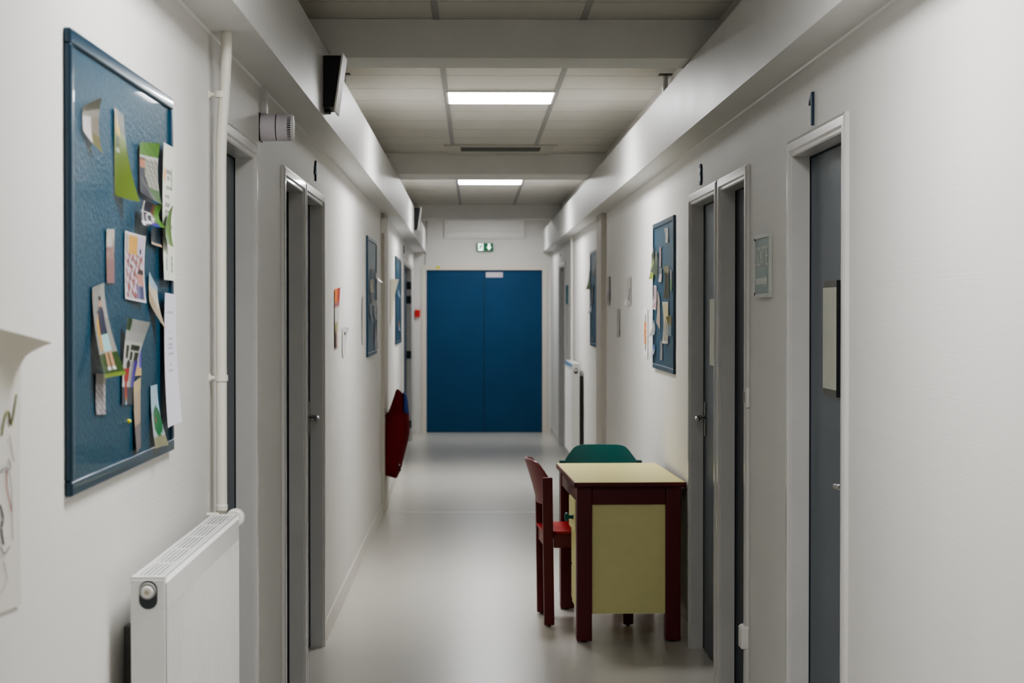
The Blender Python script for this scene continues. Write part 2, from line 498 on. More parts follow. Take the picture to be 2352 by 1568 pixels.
# exit sign
p = onY(1094.5, 558.5, YE); q = onY(1132.5, 576.5, YE); W = q.x - p.x; H = p.z - q.z
t = thing('exit_sign', ((p.x + q.x) / 2, YE, q.z), 'glowing green and white emergency exit sign above the blue door', 'exit sign')
obj('housing', bx((-W / 2, -.05, 0), (W / 2, 0, H)), M['exitgreen'], t, bevel=.002)
bm = bx((-W * .40, -.053, H * .06), (-W * .10, -.05, H * .94))
obj('doorway_symbol', bm, M['exitwhite'], t)
bm = bmesh.new()       # running figure
def lim(pts, r): tube(bm, [(x * W, -.056, z * H) for x, z in pts], r, 8)
lathe(bm, (-.20 * W, -.056, .80 * H), (0, 1, 0), [(-.003, .009), (.003, .009)], 12)
lim([(-.22, .72), (-.26, .45)], .008); lim([(-.22, .68), (-.15, .58), (-.12, .64)], .0045); lim([(-.23, .68), (-.31, .6), (-.34, .5)], .0045)
lim([(-.26, .45), (-.18, .36), (-.17, .15)], .006); lim([(-.26, .45), (-.32, .3), (-.38, .26)], .006)
obj('running_figure', bm, M['exitgreen'], t)
bm = bmesh.new()
prism(bm, [(.20 * W, .92 * H), (.20 * W, .52 * H), (.12 * W, .52 * H), (.255 * W, .10 * H), (.39 * W, .52 * H), (.31 * W, .52 * H), (.31 * W, .92 * H)], 1, -.053, -.05)
obj('arrow_symbol', bm, M['exitwhite'], t)
# raised cover panel above the door
p = onY(1020, 507, YE); q = onY(1205, 548, YE)
t = thing('cover_panel', ((p.x + q.x) / 2, YE, q.z), 'flat white raised cover panel high on the end wall', 'cover panel')
W = q.x - p.x; H = p.z - q.z + .06
obj('panel', bx((-W / 2, -.03, 0), (W / 2, 0, H)), M['whitem'], t, bevel=.004)
obj('lower_rail', bx((-W / 2 + .05, -.04, .02), (W / 2 - .05, -.03, .085)), M['whitem'], t, bevel=.004)
# thin cable
bm = bmesh.new()
tube(bm, [onY(u, v, YE - .006) for u, v in ((980, 505), (979.5, 540), (978, 575), (975.5, 610), (974, 650), (974, 720), (973.5, 835))], .004, 8)
tag(obj('wall_cable', bm, M['cable'], smooth=True), 'thin grey cable running down the end wall beside the door', 'cable')

# ------------------------------------------------------------------ ceiling lights
LX = TX0 + .3
for k, (yc, lab) in enumerate(((10.87, 'nearer lit square LED ceiling panel before the middle beam'), (17.98, 'farther lit square LED ceiling panel past the middle beam'),
                               (3.75, 'lit square LED ceiling panel over the near radiator, out of frame'), (23.6, 'lit square LED ceiling panel hidden behind the far beam'), (-3.35, 'unseen LED ceiling panel behind the camera, added for fill light'))):  # last panel is unseen, added as fill at the row's spacing
    t = thing('ceiling_light', (LX, yc, ZC - .012), lab, 'ceiling light', 'square LED panels along the ceiling')
    bm = bmesh.new()
    box(bm, (-.298, -.298, -.002), (-.286, .298, .012)); box(bm, (.286, -.298, -.002), (.298, .298, .012))
    box(bm, (-.286, -.298, -.002), (.286, -.286, .012)); box(bm, (-.286, .286, -.002), (.286, .298, .012))
    obj('light_frame', bm, M['whitem'], t)
    obj('diffuser', bx((-.286, -.286, 0), (.286, .286, .008)), M['lamp_dim' if k > 2 else 'lamp'], t)

# ceiling vent
p = onZ(1020, 351, ZC); q = onZ(1280, 332, ZC)
x0, x1, ya, yb = onZ(1020, 333, ZC).x, onZ(1281, 333, ZC).x, p.y, q.y
t = thing('ceiling_vent', ((x0 + x1) / 2, (ya + yb) / 2, ZC - .014), 'rectangular ceiling vent with dark grille just before the middle beam', 'vent')
w = (x1 - x0) / 2; d = abs(yb - ya) / 2
ga, gb, gw = -d * .82, d * .22, w * .71
bm = bmesh.new()
box(bm, (-w, -d, 0), (w, ga, .013)); box(bm, (-w * .93, gb, 0), (w * .93, d, .013))
box(bm, (-w * .95, ga, 0), (-gw, gb, .013)); box(bm, (gw, ga, 0), (w * .95, gb, .013))
obj('vent_frame', bm, mat('grey_white_vent_frame', (200, 197, 188), .6), t, bevel=.002)
bm = bmesh.new()
ns = 14
for k in range(ns):
    yy = ga + (k + .5) * (gb - ga) / ns
    box(bm, (-gw, yy - .007, .001), (gw, yy + .007, .004))
obj('grille', bm, mat('grey_vent_slats', (104, 104, 100), .6), t)
obj('backing', bx((-gw, ga, .008), (gw, gb, .012)), M['dark'], t)

# hanger rods of the boxings
for X, u, lab in ((.962, 1533, 'short metal hanger rod over the right boxed duct near its lamp'), (-.655, 797, 'short metal hanger rod over the left boxed duct behind the loudspeaker')):
    y = onX(u, 713, X).y
    y = 9.86
    t = thing('hanger_rod', (X, y, ZS1), lab, 'hanger rod')
    obj('rod', tube(bmesh.new(), [(0, 0, 0), (0, 0, ZC - ZS1 - .004)], .014, 14), M['chrome'], t, smooth=False)
    obj('mount_plate', bx((-.034, -.034, ZC - ZS1 - .006), (.034, .034, ZC - ZS1 - .001)), mat('dark_metal_plate', (90, 84, 74), .5), t, bevel=.001)


# ------------------------------------------------------------------ loudspeakers on the left boxing
def speaker(yn, zt, zb, top, bot, ln, label):
    xs = SL(yn)
    t = thing('loudspeaker', (xs, yn, zb), label, 'loudspeaker', 'black wedge loudspeakers on the left boxing')
    h = zt - zb
    bm = bmesh.new()
    prism(bm, [(0, 0), (bot, 0.004), (top, h), (0, h)], 1, 0, ln)
    obj('cabinet', bm, M['dark'], t, bevel=.003)
    bm = bmesh.new()
    n = Vector((h, 0, -(top - bot))).normalized() * .007
    e = .012
    dx = (top - bot) / h * e
    prism(bm, [(bot - dx, -e), (top + dx, h + e), (top + dx + n.x, h + e + n.z), (bot - dx + n.x, -e + n.z)], 1, -.012, ln + .012)
    obj('front_grille', bm, M['whitem'], t, bevel=.003)
    obj('mount_bracket', bx((-.001, ln * .3, -.012), (.02, ln * .7, .004)), M['dark'], t)
    return t


def px_speaker(u0, v0, v1, utop, ubot, ln, label):
    Yg = 7.0
    for _ in range(8): Yg = onX(u0, 713, SL(Yg)).y
    zt = onY(u0, v0, Yg).z; zb = onY(u0, v1, Yg).z
    speaker(Yg, zt, zb, onY(utop, v0, Yg).x - SL(Yg), onY(ubot, v1, Yg).x - SL(Yg), ln, label)


px_speaker(743, 127, 247, 784, 767, .20, 'nearer black wedge loudspeaker with white front on left boxed duct')
px_speaker(951, 477, 524, 965.5, 959.5, .25, 'farther black wedge loudspeaker with white front near the end wall')

# ------------------------------------------------------------------ siren and its trunking
c = onX(598, 293, -0.702)
t = thing('wall_siren', (-0.702, c.y, c.z), 'pale cylindrical wall siren sticking out above the left doors', 'siren')
bm = bmesh.new(); lathe(bm, (0, 0, 0), (1, 0, 0), [(0, .043), (.002, .045), (.050, .0445), (.052, .043)], 40); obj('back_shell', bm, M['lilac'], t, bevel=.001)
bm = bmesh.new(); lathe(bm, (.052, 0, 0), (1, 0, 0), [(0, .0425), (.003, .0425)], 40); obj('joint_ring', bm, M['dark'], t)
bm = bmesh.new(); lathe(bm, (.0545, 0, 0), (1, 0, 0), [(0, .0435), (.001, .0445), (.036, .044)], 40); obj('front_shell', bm, M['lilac'], t, bevel=.001)
bm = bmesh.new(); lathe(bm, (.09, 0, 0), (1, 0, 0), [(0, .0405), (.012, .040)], 40); obj('slot_band', bm, M['hole'], t)
bm = bmesh.new()
for k in range(36):
    a = 2 * math.pi * k / 36
    box_c = Vector((.096, .0425 * math.cos(a), .0425 * math.sin(a)))
    tube(bm, [box_c - Vector((.006, 0, 0)), box_c + Vector((.006, 0, 0))], .0019, 6)
obj('slot_ribs', bm, M['lilac'], t)
bm = bmesh.new(); lathe(bm, (.102, 0, 0), (1, 0, 0), [(0, .0437), (.004, .043), (.007, .039), (.008, .02)], 40); obj('front_cap', bm, M['whitem'], t, bevel=.001)
obj('wall_plate', bx((-.001, -.046, -.046), (.003, .046, .046)), M['dark'], t, bevel=.002)
tag(obj('cable_trunking', bx((-0.703, c.y + .02, c.z + .048), (-0.684, c.y + .075, ZS0)), M['soffit'], bevel=.003), 'short white trunking rising from the siren to the boxed duct', 'trunking')

# ------------------------------------------------------------------ digits above doors
def digit(s, u, v0, v1, side, wd, label, X=None):
    X = (XL if side < 0 else XR)(YL(u) if side < 0 else YR(u))
    p = onX(u, (v0 + v1) / 2, X); h = onX(u, v0, X).z - onX(u, v1, X).z
    mt = at((X - side * .0045, p.y, p.z), FACE_L if side < 0 else FACE_R)
    if s == '1':
        bm = prism(bmesh.new(), [(wd * a, h * b) for a, b in ((.18, -.5), (.5, -.5), (.5, .5), (.22, .5), (-.5, .27), (-.5, .14), (.18, .32))], 2, -.004, .004)
        for v in bm.verts: v.co = mt @ v.co
    else:
        bm = fit_text(s, wd, h, .008, mt)
    tag(obj('door_digit', bm, M['numblue']), label, 'door number')


digit('4', 722, 368, 415, -1, .075, 'dark blue digit 4 above the lever-handled door on left wall')
digit('1', 1867, 213, 289, 1, .055, 'dark blue digit 1 above the nearest door on right wall')
digit('3', 1611.5, 376, 425, 1, .065, 'dark blue digit 3 above the door behind the desk')
digit('6', 927, 563, 582, -1, .07, 'dark digit above the far left double door')
digit('5', 1287.5, 583, 589, 1, .07, 'dark digit above the far right grey door')

# ------------------------------------------------------------------ direction sign on the right wall
ya, yb = YR(1772.5), YR(1742)
ym = (ya + yb) / 2; W = yb - ya
zt = onX(1757, 547, 0.997).z; zb = onX(1757, 675, 0.997).z; H = zt - zb
t = thing('exit_direction_sign', (0.997, ym, zb), 'faded green sign reading SORTIE with arrow, between right-wall doors', 'sign')
obj('panel', bx((-.010, -W / 2, 0), (0, W / 2, H)), M['signgreen'], t)
bm = bmesh.new()
e = .012
box(bm, (-.013, -W / 2 - .004, -e), (0, W / 2 + .004, 0)); box(bm, (-.013, -W / 2 - .004, H), (0, W / 2 + .004, H + e)); box(bm, (-.011, -W / 2 - .003, -e), (0, -W / 2, H + e)); box(bm, (-.013, W / 2, -e), (0, W / 2 + .006, H + e))
obj('sign_border', bm, M['signborder'], t, bevel=.001)
obj('lettering', fit_text('SORTIE', W * .86, H * .37, .002, at((-.0105, 0, H * .675), FACE_R)), M['signwhite'], t)
bm = bmesh.new()   # arrow pointing to the near end (towards -Y)
prism(bm, [(-s * W, z * H) for s, z in ((-.44, .175), (.25, .175), (.25, .09), (.42, .23), (.25, .37), (.25, .285), (-.44, .285))], 0, -.0115, -.010)
obj('arrow', bm, M['signwhite'], t)
for z in (.0, H):
    obj('screw', lathe(bmesh.new(), (-.0125, W / 2, z), (-1, 0, 0), [(0, .006), (.002, .005)], 12), M['dark'], t)

# light switch and socket by the navy door
y = YR(1719); z = onX(1719, 912, 0.997).z
t = thing('light_switch', (0.997, y, z), 'small white light switch beside the navy door', 'light switch')
obj('switch_plate', bx((-.012, -.037, -.037), (0, .037, .037)), M['whitem'], t, bevel=.003)
obj('rocker', bx((-.016, -.012, -.02), (-.011, .026, .02)), M['taupe'], t, bevel=.002)
y = YR(1718); z = onX(1718, 1462, 0.997).z
t = thing('wall_socket', (0.997, y, z), 'low white wall socket beside the navy door', 'socket')
obj('socket_plate', bx((-.028, -.038, -.042), (0, .038, .030)), M['whitem'], t, bevel=.004)
bm = bmesh.new(); hexa(bm, [(-.03, -.036, .030), (0, -.036, .030), (0, .036, .030), (-.03, .036, .030), (-.022, -.03, .040), (0, -.036, .044), (0, .036, .044), (-.022, .03, .040)])
obj('flip_cover', bm, M['whitem'], t, bevel=.002)

# framed notices on right doors
def notice(u0, u1, v0, v1, Xd, label, fb=.02):
    yn, yf = onX(u1, 713, Xd).y, onX(u0, 713, Xd).y
    zt = onX(u0, v0, Xd).z; zb = onX(u0, v1, Xd).z
    t = thing('framed_notice', (Xd, (yn + yf) / 2, zb), label, 'notice', 'framed notices on the right doors')
    w = (yf - yn) / 2; h = zt - zb
    obj('frame', bx((-.009, -w - .006, -fb), (0, w, h + fb)), M['taupe'], t)
    obj('edge_strip', bx((-.011, -w - .009, -fb), (0, -w - .0055, h + fb)), M['dark'], t)
    obj('sheet', bx((-.0115, -w + .004, 0), (-.0085, w, h)), M['frost'], t)


notice(1899, 1929, 661, 890, 1.0515, 'pale notice in dark taupe frame on the nearest right door')
notice(1636, 1650, 687, 838, 1.0515, 'pale notice strip on the slate door behind the desk', .0)

# blue-green sign far right wall
p0, p1 = YR(1305.2), YR(1301.6); zt = onX(1303, 655, XR(p0)).z; zb = onX(1303, 698, XR(p0)).z
tag(obj('wall_sign', bx((XR(p0) - .012, p0, zb), (XR(p0) + .002, p1, zt)), mat('blue_green_sign', (52, 106, 118), .5), bevel=.002), 'small blue-green sign edge-on by the far right door', 'sign')

# ------------------------------------------------------------------ radiators
def radiator(side, wallX, y0, y1, zt, h, xb, xf, label, near_valve=True, extra=False):
    """xb, xf: back and front planes"""
    root = thing('radiator', ((xb + xf) / 2, (y0 + y1) / 2, zt - h), label, 'radiator')
    s = -side                     # towards the corridor
    def B(lo, hi, bm=None):
        lo2 = [min(a, b) for a, b in zip(lo, hi)]; hi2 = [max(a, b) for a, b in zip(lo, hi)]
        return bx(lo2, hi2, bm)
    # ribbed front panel
    bm = bmesh.new()
    pitch = .0262; n = int((y1 - y0 - .02) / pitch); ya = y0 + .008
    pitch = (y1 - y0 - .016) / n
    pts = []
    for k in range(n):
        for f, dpt in ((0, 0), (.50, 0), (.62, .008), (.88, .008)):
            pts.append((ya + (k + f) * pitch, dpt))
    pts.append((ya + n * pitch, 0))
    band = .062
    zz = [(zt - h, 1), (zt - band - .006, 1), (zt - band, 0), (zt - .012, 0), (zt - .003, -1)]
    rows = []
    for z, k in zz:
        rows.append([bm.verts.new((xf - s * (dp if k == 1 else 0) - (s * .010 if k == -1 else 0), y, z)) for y, dp in pts])
    for A, Bq in zip(rows, rows[1:]):
        for i in range(len(pts) - 1): bm.faces.new((A[i], A[i + 1], Bq[i + 1], Bq[i]))
    o = obj('front_panel', bm, M['white'], root, world=True)
    obj('back_panel', B((xb, y0 + .006, zt - h), (xb + s * .012, y1 - .006, zt - .02)), M['white'], root, bevel=.003, world=True)
    # side covers
    for k, (a, b) in enumerate(((y0, y0 + .008), (y1 - .008, y1))):
        bm = B((xb, a, zt - h + .01), (xf - s * .001, b, zt - .004))
        obj('side_panel', bm, M['white'], root, bevel=.002, world=True)
    # top grille: frame bars and lengthwise slats
    bm = bmesh.new()
    d = abs(xf - xb)
    x_in = lambda f: xb + s * d * f
    B((x_in(0), y0 + .006, zt - .012), (x_in(.14), y1 - .006, zt), bm); B((x_in(.80), y0 + .006, zt - .012), (x_in(.90), y1 - .006, zt - .001), bm)
    B((x_in(0), y0 + .001, zt - .014), (x_in(.97), y0 + .022, zt + .001), bm); B((x_in(0), y1 - .016, zt - .012), (x_in(.9), y1 - .002, zt), bm)
    for k in range(5):
        f = .14 + .132 * (k + .55)
        B((x_in(f) - .0021, y0 + .02, zt - .006), (x_in(f) + .0021, y1 - .012, zt - .001), bm)
    m = 5
    for k in range(1, m):
        y = y0 + (y1 - y0) * k / m
        B((x_in(.12), y - .012, zt - .008), (x_in(.82), y + .012, zt - .002), bm)
    obj('top_grille', bm, M['white'], root, world=True)
    obj('convector_core', B((x_in(.16), y0 + .012, zt - h + .05), (x_in(.78), y1 - .012, zt - .014)), mat('convector_shade', (34, 36, 38), .8), root, world=True)  # near-black colour stands in for the shade inside the grille slots
    # stadium hole with bleed valve on the near side cover
    cz = onY(337, 1366, y0).z if not extra else zt - .065
    cx = xb + s * d * .50
    bm = bmesh.new()
    r = .0175; hh = .010
    poly = [(cx + r * math.cos(a), cz + hh + r * math.sin(a)) for a in [math.pi * k / 12 for k in range(13)]] + [(cx - r * math.cos(a), cz - hh - r * math.sin(a)) for a in [math.pi * k / 12 for k in range(13)]]
    prism(bm, poly, 1, y0 - .0012, y0 + .001)
    hole = obj('valve_recess', bm, M['hole'], root, world=True)
    bm = bmesh.new(); lathe(bm, (cx - .001, y0 - .010, cz + .006), (0, 1, 0), [(0, .004), (.0, .0100), (.003, .0112), (.006, .012)], 24)
    obj('bleed_valve', bm, M['whitem'], hole)
    bm = bmesh.new(); lathe(bm, (cx - .001, y0 - .005, cz + .008), (0, 1, 0), [(0, .008), (0, .0155), (.003, .0165)], 28)
    obj('valve_ring', bm, M['grid'], hole)
    bm = bmesh.new(); lathe(bm, (cx - .001, y0 - .0115, cz + .006), (0, 1, 0), [(0, .0045), (.003, .0045)], 16)
    obj('valve_core', bm, M['brass'], hole)
    # thermostat knob at the far end
    if not extra:
        kc = onY(539, 1190, y1 + .02)
        bm = bmesh.new(); lathe(bm, kc, (0, 1, 0), [(0, .018), (.002, .0215), (.02, .0225), (.03, .021), (.034, .015)], 30)
        for k in range(24):
            a = 2 * math.pi * k / 24
            e = Vector((math.cos(a) * .0222, 0, math.sin(a) * .0222))
            tube(bm, [kc + e + Vector((0, .003, 0)), kc + e + Vector((0, .030, 0))], .0014, 6)
        obj('thermostat_knob', bm, M['whitem'], root, world=True)
        bm = bmesh.new(); tube(bm, [kc + Vector((0, .01, 0)), kc + Vector((-.03, .01, 0)), kc + Vector((-.06, .01, -.005))], .009, 12)
        obj('valve_stub', bm, M['pipe'], root, world=True, smooth=True)
        lk = onY(475, 1182, y1 - .01)
        bm = bmesh.new(); tube(bm, [lk, lk + Vector((.03, 0, 0))], .006, 10)
        obj('wall_bracket', bm, M['pipe'], root, world=True)
    else:
        obj('top_edge_strip', B((xf - s * .003, y0 + .05, zt - .034), (xf + s * .003, y1 - .01, zt - .002)), M['bluestrip'], root, world=True)['label'] = 'pale blue strip along the top edge'
        bm = bmesh.new(); tube(bm, [((xb + xf) / 2, y1 + .03, zt - .06), ((xb + xf) / 2, y1 + .03, zt - .01)], .02, 16)
        obj('thermostat_knob', bm, M['whitem'], root, world=True)
    # wall brackets behind
    for k, y in enumerate((y0 + .18, y1 - .18)):
        obj('bracket', B((min(wallX * side, (XL if side < 0 else XR)(y + .02) * side) * side - side * .001, y - .02, zt - h + .05), (xb, y + .02, zt - .12)), mat('bracket_grey', (110, 110, 108), .6), root, world=True)
    return root


rb = -0.660
ry0 = onX(298, 713, rb).y
rf = onY(379, 713, ry0).x
ry1 = onX(548.5, 713, rf).y
rzt = onY(340, 1326, ry0).z
radiator(-1, -0.702, ry0, ry1, rzt, .90, rb, rf, 'white ribbed radiator under the near pinboard on left wall')
wx = YR(1342)
wX = XR(wx)
rb2 = onY(1331.4, 900, wx + .05).x; ry0 = wx + .05
rf2 = onY(1314, 900, ry0).x; ry1 = onX(1298, 713, rf2).y
zt2 = onY(1320, 835, ry0).z
radiator(1, XR(wx), ry0, ry1, zt2, .84, rb2, rf2, 'white radiator beyond the desk by the far pinboard on right wall', extra=True)

# heating pipes
def pipe(xw, yp, xc, r, z0, z1, s, label, clips, top_bend):
    root = thing('heating_pipe', (xc, yp, z0), label, 'pipe')
    bm = bmesh.new()
    pts = [(0, 0, -.01), (0, 0, .03), (0, 0, z1 - z0 - .36)]
    for k in range(1, 7):
        f = k / 6; pts.append((s * top_bend * f * f * (3 - 2 * f), 0, z1 - z0 - .36 + .35 * f))
    pts.append((s * top_bend, 0, z1 - z0 + .005))
    tube(bm, pts, r, 20); obj('pipe_run', bm, M['pipe'], root, smooth=True)
    bm = bmesh.new(); lathe(bm, (0, 0, 0), (0, 0, 1), [(0, r * .8), (.0, r * 1.12), (.012, r * 1.15), (.016, r * 1.02), (.05, r * 1.02), (.052, r * .9)], 24)
    obj('collar', bm, M['pipe'], root)
    for z in clips:
        bm = bmesh.new(); lathe(bm, (0, 0, z - z0 - .008), (0, 0, 1), [(0, r), (0, r * 1.22), (.016, r * 1.22), (.016, r)], 24)
        tube(bm, [(-s * r, 0, z - z0), (xw - xc, 0, z - z0)], [.006, .006], 10)
        tube(bm, [(xw - xc + s * .006, 0, z - z0), (xw - xc, 0, z - z0)], [.007, .013], 14)
        obj('wall_mount_clip', bm, M['pipe'], root, smooth=False)
    return root


yp = YL(480.5)
pc = onY(508, 700, yp).x
pipe(-0.702, yp, pc, .0145, onY(508, 1171, yp).z, ZS0, 1, 'white heating pipe rising from the near radiator to the boxed duct', [onY(508, 217, yp).z, onY(508, 868, yp).z], .016)
yq = ry1 + .25
pipe(XR(yq), yq, onY(1314, 700, yq).x, .0125, zt2 - .04, ZS0, -1, 'thin white pipe rising from the far radiator on right wall', [1.28], .0)

# small white box on the left pilaster
p = onY(871, 501, YP - .04); q = onY(885.5, 535, YP - .04)
t = thing('relay_box', (-0.69, YP, q.z), 'small white box at the top of the left pilaster', 'box')
obj('housing', bx((-.022, -.05, 0), (.034, 0, p.z - q.z)), M['whitem'], t, bevel=.003)
obj('dark_edge', bx((-.0225, -.052, 0.004), (-.012, 0, p.z - q.z - .004)), M['dark'], t)['label'] = 'dark edge'


# ------------------------------------------------------------------ pinboards
def pinboard(side, Xf, un, uf, vt, vb, label, t=.014, wall_un=None):
    """un, uf: near and far front edges in the photo"""
    face = lambda y: Xf(y) - side * t
    yn = onX(un, 713, -0.702 if side < 0 else .997).y
    for _ in range(6): yn = onX(un, 713, face(yn)).y
    yf = yn + 1
    for _ in range(8): yf = onX(uf, 713, face(yf)).y
    zt = onX(un, vt, face(yn)).z; zb = onX(un, vb, face(yn)).z
    root = thing('pinboard', (Xf(yn), (yn + yf) / 2, zb), label, 'pinboard', 'blue pinboards on the corridor walls')
    s = -side
    slope = (Xf(yf) - Xf(yn)) / (yf - yn)
    def bar(ya, yb, z0, z1, x0, x1, bm):
        def X(y, x): return Xf(y) + s * x
        hexa(bm, [(X(ya, x0), ya, z0), (X(ya, x1), ya, z0), (X(yb, x1), yb, z0), (X(yb, x0), yb, z0), (X(ya, x0), ya, z1), (X(ya, x1), ya, z1), (X(yb, x1), yb, z1), (X(yb, x0), yb, z1)])
        return bm
    w = .026
    obj('board_panel', bar(yn + w * .5, yf - w * .5, zb + w * .5, zt - w * .5, .0, t - .006, bmesh.new()), M['board'], root, world=True)
    bm = bmesh.new()
    bar(yn, yf, zb, zb + w, 0, t, bm); bar(yn, yf, zt - w, zt, 0, t, bm)
    bar(yn, yn + w, zb + w, zt - w, 0, t, bm); bar(yf - w, yf, zb + w, zt - w, 0, t, bm)
    obj('board_frame', bm, M['bframe'], root, bevel=.0035, world=True)
    return root, (lambda y: Xf(y) + s * (t - .006)), yn, yf


bd1 = pinboard(-1, XL, 165.5, 400, 63, 1142, 'large blue pinboard above the near radiator, covered in photos')
bd2 = pinboard(-1, XL, 845.6, 866, 540, 820.5, 'blue pinboard with green and dark photos just before the left pilaster')
bd3 = pinboard(-1, XL, 910.4, 921.7, 587.5, 791.5, 'nearly bare blue pinboard past the left pilaster, by the far double door')
bd4 = pinboard(1, XR, 1546, 1498.5, 493, 859.5, 'blue pinboard covered in photos above the desk on right wall')
bd5 = pinboard(1, XR, 1374.6, 1354.6, 569, 799, 'blue pinboard with few dark photos past the right pilaster')


# ------------------------------------------------------------------ pinned photos and sheets
def clampc(c): return tuple(min(1, max(0, x)) for x in c)


def card(name, plane, side, quad, width, paint, label, cat, group, m='print', nx=14, ny=26, pin=None, near_left=True, bulge=0.0, minl=.002, top_lift=True):
    """quad: photo pixels TL TR BR BL as seen; the sheet's edge that stays on the wall fixes its depth, corners off it are lifted"""
    TL, TR, BR, BL = quad
    def dep(u):
        y = 8.0
        for _ in range(12): y = onX(u, 713, plane(y)).y
        return y
    left_u = min(TL[0], BL[0]) if side < 0 else max(TL[0], BL[0])
    right_u = min(TR[0], BR[0]) if side < 0 else max(TR[0], BR[0])
    if side < 0:
        yl = dep(left_u); yr = yl + width
    else:
        yr = dep(right_u); yl = yr + width
    s = -side
    def corner(q, y):
        p = onY(q[0], q[1], y)
        return p.z, max(minl, (p.x - plane(y)) * s)
    (ztl, ltl), (ztr, ltr), (zbr, lbr), (zbl, lbl) = corner(TL, yl), corner(TR, yr), corner(BR, yr), corner(BL, yl)
    y0 = (yl + yr) / 2; zc = min(zbl, zbr)
    bm = bmesh.new()
    ink = bm.verts.layers.float_color.new('ink')
    grid = []
    for j in range(ny + 1):
        t_ = j / ny; row = []
        for i in range(nx + 1):
            a = i / nx
            z = (ztl * (1 - a) + ztr * a) * (1 - t_) + (zbl * (1 - a) + zbr * a) * t_
            y = yl * (1 - a) + yr * a
            lt = ltl * (1 - a) ** 1.3 + ltr * a ** 1.3
            lb = lbl * (1 - a) ** 1.3 + lbr * a ** 1.3
            lf = lt * (1 - t_) ** 1.7 + lb * t_ ** 1.7 + bulge * math.sin(math.pi * t_) * (.4 + .6 * math.sin(math.pi * a)) + minl * .6
            v = bm.verts.new((plane(y) + s * lf, y, z))
            c = lin(clampc(tuple(q / 255 for q in paint(a, 1 - t_))))
            if m == 'print': c = tuple(x * .72 for x in c)
            v[ink] = c + (1.0,)
            row.append(v)
        grid.append(row)
    for A, B in zip(grid, grid[1:]):
        for i in range(nx): bm.faces.new((A[i], A[i + 1], B[i + 1], B[i]))
    o = obj(name, bm, M[m], smooth=True)
    # origin at the sheet's own base
    org = Vector((plane(y0), y0, zc))
    o.data.transform(Matrix.Translation(-org)); o.location = org
    tag(o, label, cat, group)
    return o


rnd = random.Random(11)
def noise(u, v, k=1.0, s=0):
    return (math.sin(u * 37.1 * k + v * 17.3 * k + s) * math.sin(u * 13.7 * k - v * 41.9 * k + s * 1.7) + math.sin(u * 71 * k + s) * math.sin(v * 67 * k + s * 2) * .6) / 1.6


def mul(c, f): return tuple(x * f for x in c)


def figure(u, v, cx, foot, h, shirt, trousers, skin=(196, 150, 120), hair=(40, 32, 28), w=.16, long_legs=True):
    """a small plain standing person in a picture; returns a colour or None"""
    y = (v - foot) / h; x = abs(u - cx) / w
    if y < 0 or y > 1: return None
    if y > .86: return (hair if y > .94 else skin) if x < .42 else None
    if y > .48: return shirt if x < .9 - .3 * max(0, y - .75) / .11 else None
    if y > .26: return trousers if x < .8 else None
    if y < .05: return (225, 225, 225) if .15 < x < .75 else None
    return (skin if not long_legs else trousers) if .15 < x < .65 else None


def p_curl(u, v):
    if v > .78: return (96, 94, 84)
    if v > .62: return (150, 148, 138)
    if u > .5: return (140, 132, 120) if v > .3 else (120, 118, 84)
    return (212, 210, 206)
def p_green(u, v):
    if v > .76: c = (54, 62, 44) if u > .35 + .2 * (v - .76) else (126, 118, 80)
    else: c = (98 + 12 * noise(u, v, 1), 118 + 14 * noise(u, v, 1), 46)
    f = figure(u, v, .30, .52, .40, (204, 170, 50), (70, 72, 70), w=.16)
    if f and v > .5: c = f
    if .44 < u < .56 and .70 < v < .80: c = (216, 190, 20)
    return c
def p_gardener(u, v):
    if v > .76: return (78 + 26 * noise(u, v, .7), 128 + 40 * noise(u, v, .7, 2), 34)
    if v > .73: return (206, 206, 202)
    if u > .34 and v > .22:
        n = noise(u, v, 1.2)
        c = (150 + 70 * n, 152 + 68 * n, 140 + 66 * n)
    else: c = (64, 104, 48) if u > .5 else (30, 34, 40)
    if abs(u - .18) < .17 and .52 < v < .66: c = (186, 120, 84)
    if u < .14 + (.62 - v) * .9 and v < .52: c = (32, 36, 56)
    if abs(v - (.34 - .42 * u)) < .035 and u > .1: c = (104, 104, 100)
    return c
def p_bike(u, v):
    c = (34, 36, 58) if u < .62 else (120, 74, 54) if u < .76 else (88, 138, 48)
    r = math.hypot((u - .52) / 1.0, (v - .34) / 1.2)
    if .12 < r < .2: c = (214, 214, 216)
    if abs(v - .58) < .035 and u < .6: c = (222, 222, 224)
    if abs(v - .14) < .03 and u < .45: c = (216, 216, 218)
    if abs(u - .12 - .05 * v) < .035: c = (216, 216, 218)
    if v < .16 and .55 < u < .8: c = (72, 70, 150)
    return c
def p_grass(u, v): return (92 + 16 * noise(u, v), 132 + 22 * noise(u, v, 1, 3), 46)
def p_darkback(u, v): return (26, 44, 60) if v > .12 else (206, 176, 150)
